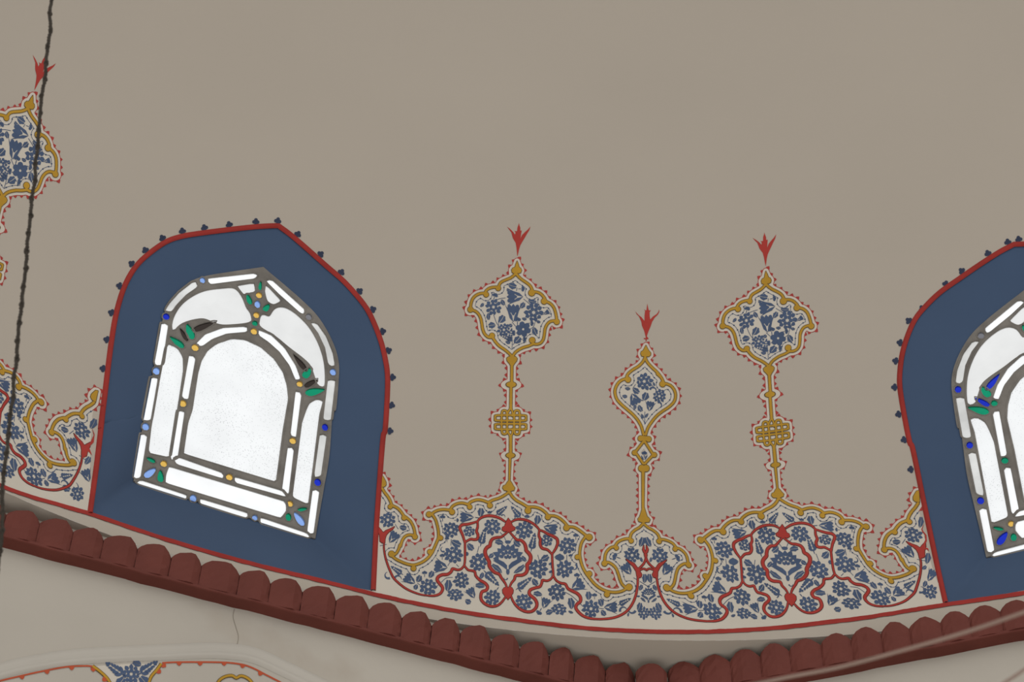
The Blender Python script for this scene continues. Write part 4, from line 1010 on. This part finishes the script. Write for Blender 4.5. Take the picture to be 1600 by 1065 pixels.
to_f0 = TPS(SRC_0, DST_0, shift(-PER + TAU), 0.05)

def paint_thing(name, label, art, maps, group=None, axis=ident):
    c = dome(surf(maps[0](art['gold'][0])), 0).mean(0)
    root = empty(name, c); tag(root, label, 'painting', group)
    on_dome('ground', art['ground'], 0.00036, MT['ground'], root, maps); on_dome('halo', art['halo'], 0.00054, MT['ground'], root, maps)
    if 'inner' in art: on_dome('inner_line', art['inner'], 0.00090, MT['blue'], root, maps)
    on_dome('fringe', art['fringe'], 0.00081, MT['fringe'], root, maps)
    if 'scroll' in art:
        so = on_dome('red_scroll', art['scroll'], 0.00153, MT['red'], root, maps); on_dome('dark_outline', art['scroll_edge'], 0.00126, MT['red_edge'], so, maps)
    go = on_dome('gold_scroll', art['gold'], 0.00216, MT['gold'], root, maps); on_dome('dark_outline', art['edge'], 0.00189, MT['gold_edge'], go, maps)
    if 'flower' in art: on_dome('tulip_finial', art['flower'], 0.00090, MT['red'], root, maps)
    for f in maps:
        for nm, m in art['plants']: on_dome('painted_' + nm, m, 0.00099, MT['blue'], root, (f,))
    if len(maps) > 1:
        for nm, m in art.get('axis', ()): on_dome('painted_' + nm, m, 0.00099, MT['blue'], root, (axis,))
    on_dome('sprigs', art['sprigs'], 0.00108, MT['blue'], root, maps, 'stuff')
    return root
paint_thing('painted_medallion', 'tall painted medallion on stem, standing between the chain window and the short medallion', FT, (ident,), 'tall painted medallions')
paint_thing('painted_medallion', 'tall painted medallion on stem, between the short medallion and the window above the cables', FT, (to_f2,), 'tall painted medallions')
paint_thing('painted_medallion', 'tall painted medallion on stem, partly crossed by the hanging chain', FT, (to_f0,), 'tall painted medallions')
paint_thing('painted_medallion', 'short painted medallion over a small diamond, between two taller medallions', FS, (ident,))
# flowers at the ends of the bays that only show beside the far window borders
fr_ = paint_thing('painted_frieze', 'painted frieze of blue flowers in gold and red scrolls between the two windows', FR, (ident, to_right))
fl_ = paint_thing('painted_frieze', 'painted frieze of blue flowers and gold scrolls behind the hanging chain', FR, (to_left, lambda q: mirror(-PER)(to_left(q))), axis=shift(-PER))
def extra(root, f, k, items, reds):
    for nm, fn, x, y, r, *a in items: on_dome('painted_' + nm, fn(*f((x, y))[0], r / k, *a), 0.001, MT['blue'], root)
    for P in reds: on_dome('red_leaf', polymesh(f(*P)), 0.0014, MT['red'], root)
extra(fr_, O_, K8, (('flower', tulip, 1290, 430, 190, -60, .45), ('leaf', leaf, 1232, 185, 170, -85, .22), ('flower', rosette, 1275, 665, 100, None, 9), ('leaf', leaf, 1200, 545, 100, -70, .28), ('leaf', leaf, 1135, -315, 170, -85, .2), ('leaf', leaf, 1195, 320, 80, -40, .3)),
      (((1190, -285), (1150, -205), (1165, -165), (1200, -125), (1205, -55), (1170, 15), (1130, 65), (1160, 75), (1200, 25), (1228, -45), (1222, -125), (1180, -175), (1165, -205)), ((1140, 60), (1200, 45), (1245, 60), (1258, 100), (1225, 75), (1180, 80), (1165, 110), (1190, 160), (1150, 190), (1125, 150))))
extra(fl_, Q_, 2.217, (('leaf', leaf, 322, 622, 42, -65, .26), ('flower', tulip, 300, 803, 50, -110, .45), ('flower', rosette, 268, 868, 24, None, 8), ('leaf', leaf, 232, 848, 34, 30, .3), ('leaf', leaf, 303, 750, 34, -60, .26)),
      (((318, 640), (324, 665), (312, 690), (295, 708), (285, 722), (292, 735), (306, 708), (324, 690), (327, 662)), ((290, 708), (310, 712), (318, 735), (306, 722), (296, 724), (294, 742), (284, 744))))

# ------------------------------------------------------------------ arch on the wall below, with its painted border
Z2 = cr(0, 740, 3.2)
def on_wall(P): return wl.local(P)
def wall_strip(name, P, prof, mat, parent=None, smooth=True):
    """moulding swept along a line on the wall; prof = (across in px, height in m)"""
    P = spline(P, 6); T = np.gradient(P, axis=0); T /= np.linalg.norm(T, axis=1)[:, None]; Nn = np.stack([-T[:, 1], T[:, 0]], 1)
    V = np.vstack([wl.at(on_wall(P + Nn * u), h) for u, h in prof]); n = len(P)
    return mesh_obj(name, V, [(j * n + i, j * n + i + 1, (j + 1) * n + i + 1, (j + 1) * n + i) for j in range(len(prof) - 1) for i in range(n - 1)], mat, parent, smooth)
up = Z2((-840, 2300), (-830, 1900), (-770, 1560), (-640, 1320), (-460, 1165), (-260, 1065), (-120, 1005), (0, 968), (100, 942), (250, 914), (400, 896), (600, 884), (800, 876), (1000, 867), (1100, 867), (1200, 875), (1262, 887), (1330, 911), (1420, 954), (1500, 992), (1600, 1040), (1720, 1105), (1850, 1190), (1990, 1330), (2075, 1560), (2100, 1900), (2105, 2300))
arch = wall_strip('trim_4', up, ((-7, 0.0005), (-4, 0.004), (0, 0.0065), (4, 0.005), (6.5, 0.0035), (9, 0.006), (12, 0.0085), (15, 0.007), (18, 0.0005)), MT['moulding'])
tag(arch, 'pale double ridged arch moulding on the wall under the cornice', kind='structure')
def wmesh(name, m, off, mat, parent): return mesh_obj(name, wl.at(on_wall(m[0]), off), m[1], mat, parent)
root = tag(empty('painted_arch_border', wl.at([(-0.25, -0.14)])[0]), 'orange red painted line with small triangles and blue flowers under the arch moulding', 'painting')
a1 = Z2((-770, 2300), (-762, 1900), (-705, 1600), (-590, 1380), (-430, 1225), (-260, 1130), (-100, 1066), (0, 1036), (100, 1012), (200, 990), (330, 966), (430, 961), (462, 964)); a2 = Z2((810, 946), (900, 942), (1100, 943), (1200, 952), (1262, 971), (1330, 1006), (1400, 1042), (1500, 1094), (1650, 1165), (1800, 1260), (1925, 1390), (2005, 1600), (2030, 1900), (2035, 2300))
for a_l in (a1, a2): wmesh('orange_line', ribbon(spline(a_l, 4), 2.6), 0.0015, MT['orange'], root)
for x, y, dx, dy in ((110, 1018, .25, 1), (235, 992, .2, 1), (358, 972, .1, 1), (466, 980, 0, 1), (520, 1030, -.8, .6), (820, 960, .8, .6), (795, 990, .8, .6), (895, 950, 0, 1), (1000, 950, 0, 1), (1120, 950, 0, 1), (1212, 962, -.2, 1), (1300, 1000, -.5, 1)):
    p = Z2((x, y))[0]; d = np.array([dx, dy]) / math.hypot(dx, dy); t = np.array([-d[1], d[0]])
    wmesh('painted_triangle', fan([p - t * 4.6 - d * 3, p - t * 3.2 + d * 1.2, p + d * 3.6, p + t * 3.2 + d * 1.2, p + t * 4.6 - d * 3]), 0.0018, MT['orange'], root)
g1 = Z2((462, 962), (500, 990), (540, 1030), (570, 1090)); g2 = Z2((806, 950), (780, 985), (755, 1015), (738, 1060), (730, 1090)); g3 = Z2((1075, 1075), (1095, 1035), (1125, 1015), (1160, 1010), (1180, 1022), (1205, 1011), (1240, 1025), (1262, 1050), (1280, 1080))
grd = Z2((462, 962), (500, 990), (540, 1030), (570, 1090), (730, 1090), (738, 1060), (755, 1015), (780, 985), (806, 950), (640, 950))
wmesh('ground', polymesh(grd), 0.0008, MT['ground'], root)
for g in (g1, g2, g3):
    go = wmesh('gold_scroll', ribbon(spline(g, 3), 3.6), 0.0022, MT['gold'], root); wmesh('dark_outline', ribbon(spline(g, 3), 5.6), 0.0016, MT['gold_edge'], go)
z = lambda fn, x, y, r, *a, **k: fn(*Z2((x, y))[0], r / 3.2, *a, **k)
for nm, m in (('painted_flower', z(rosette, 655, 1002, 46)), ('painted_leaf', z(serrated, 572, 975, 110, 215, .3)), ('painted_leaf', z(serrated, 742, 970, 110, -35, .3)), ('painted_leaf', z(leaf, 600, 1040, 70, -50)), ('painted_leaf', z(leaf, 715, 1038, 70, -130)), ('painted_leaf', z(leaf, 680, 950, 50, 200))):
    wmesh(nm, m, 0.0020, MT['blue'], root)
# hair cracks in the wall plaster
ck = ribbon(spline(Z2((1172, 675), (1165, 715), (1180, 770), (1192, 820), (1175, 880), (1165, 900)), 4), 0.9)
tag(wmesh('crack', ck, 0.0009, MT['crack'], wall_left), 'hairline crack in plaster')

# ------------------------------------------------------------------ hanging chain and cables
def at_depth(p, dist):
    d = rays(p); dd = d @ M[2]
    return (C[None] * SC + d / dd[:, None] * np.asarray(dist).reshape(-1, 1)) + np.array([0, 0, Z0])
def tube(path, r, seg=8, closed=False, r_fn=None):
    P = np.asarray(path, float); n = len(P)
    T = (np.roll(P, -1, 0) - np.roll(P, 1, 0)) if closed else np.gradient(P, axis=0)
    T /= np.linalg.norm(T, axis=1)[:, None]
    ref = np.array([0.3, 1, 0.2]); V = []
    u = np.cross(T[0], ref); u /= np.linalg.norm(u)
    for i in range(n):
        u = u - T[i] * (u @ T[i]); u /= np.linalg.norm(u); v = np.cross(T[i], u); rr = r if r_fn is None else r * r_fn(i / n)
        V += [P[i] + rr * (u * math.cos(a) + v * math.sin(a)) for a in np.linspace(0, 2 * math.pi, seg, endpoint=False)]
    m = n if closed else n - 1
    Fc = [(i * seg + j, i * seg + (j + 1) % seg, ((i + 1) % n) * seg + (j + 1) % seg, ((i + 1) % n) * seg + j) for i in range(m) for j in range(seg)]
    return V, Fc
CH = A([(160, -800), (120, -400), (92, -120), (86, -60), (80.7, 0), (77, 28), (78, 49), (74, 64), (73, 86), (73, 113), (67.6, 139), (64, 176), (60, 210), (56, 244), (55, 282), (49.6, 312), (46, 353), (42.5, 400), (39.7, 423), (35, 461), (31.6, 502), (28, 538), (22.6, 592), (15.8, 650), (11, 702), (5, 763), (2, 831), (-3, 890), (-8, 960), (-14, 1040), (-20, 1120), (-60, 1500)])
cp = spline(CH, 2.0)
cp3 = at_depth(cp, np.interp(cp[:, 1], [-120, 1120], [4.1, 3.3]))
L = np.r_[0, np.cumsum(np.linalg.norm(np.diff(cp3, axis=0), axis=1))]
LINK = 0.034
nl = int(L[-1] / LINK)
croot = tag(empty('hanging_chain', cp3[-1]), 'dark rusty iron chain of long links hanging in front of the dome', 'chain')
rr = random.Random(5)
joints = []
for k in range(nl + 1):
    q = np.array([np.interp(k * LINK, L, cp3[:, j]) for j in range(3)])
    joints.append(q + M[0] * rr.uniform(-0.0016, 0.0016) + M[2] * rr.uniform(-0.002, 0.002))
def eye(c, d, s_, r, w):
    return tube([c + (d * math.cos(t) + s_ * math.sin(t)) * r for t in np.linspace(0, 2 * math.pi, 10, endpoint=False)], w, 6, True)
for k in range(nl):
    a, b = joints[k], joints[k + 1]
    d = b - a; ln = np.linalg.norm(d); d /= ln
    u = np.cross(d, M[2]); u /= np.linalg.norm(u); v = np.cross(d, u); al = (k % 2) * math.pi / 2 + 0.5 + rr.uniform(-.3, .3); s_ = u * math.cos(al) + v * math.sin(al)
    shank = [a + d * ln * t + s_ * 0.0007 * math.sin(t * 9 + k) for t in np.linspace(0.06, 0.94, 12)]
    parts = [tube(shank, 0.0030, 7, False, lambda t: 1 + 0.22 * math.sin(t * 40 + k)), eye(a + d * 0.001, d, s_, 0.0034, 0.0020), eye(b - d * 0.001, d, s_, 0.0034, 0.0020)]
    V, Fc, o_ = [], [], 0
    for pv, pf in parts:
        V += list(pv); Fc += [tuple(i + o_ for i in f) for f in pf]; o_ += len(pv)
    mesh_obj('chain_link', V, Fc, MT['iron'], croot, True)
for pts, d0, d1, lab in ((((-300, 1260), (300, 1190), (700, 1140), (1000, 1098), (1120, 1080), (1234, 1057), (1315.6, 1041), (1437.5, 1008), (1518.8, 984), (1600, 956), (1720, 912), (2100, 760)), 2.9, 1.85, 'pale grey cable sagging across the red cornice'), (((900, 1480), (1300, 1240), (1500, 1110), (1571.6, 1065), (1600, 1046), (1680, 990), (2000, 770)), 2.5, 1.9, 'short stretch of pale grey cable below the sagging cable')):
    P = spline(pts, 8); p3 = at_depth(P, np.linspace(d0, d1, len(P))); V, Fc = tube(p3, 0.0016, 10)
    tag(mesh_obj('cable', V, Fc, MT['cable'], None, True), lab, 'cable')
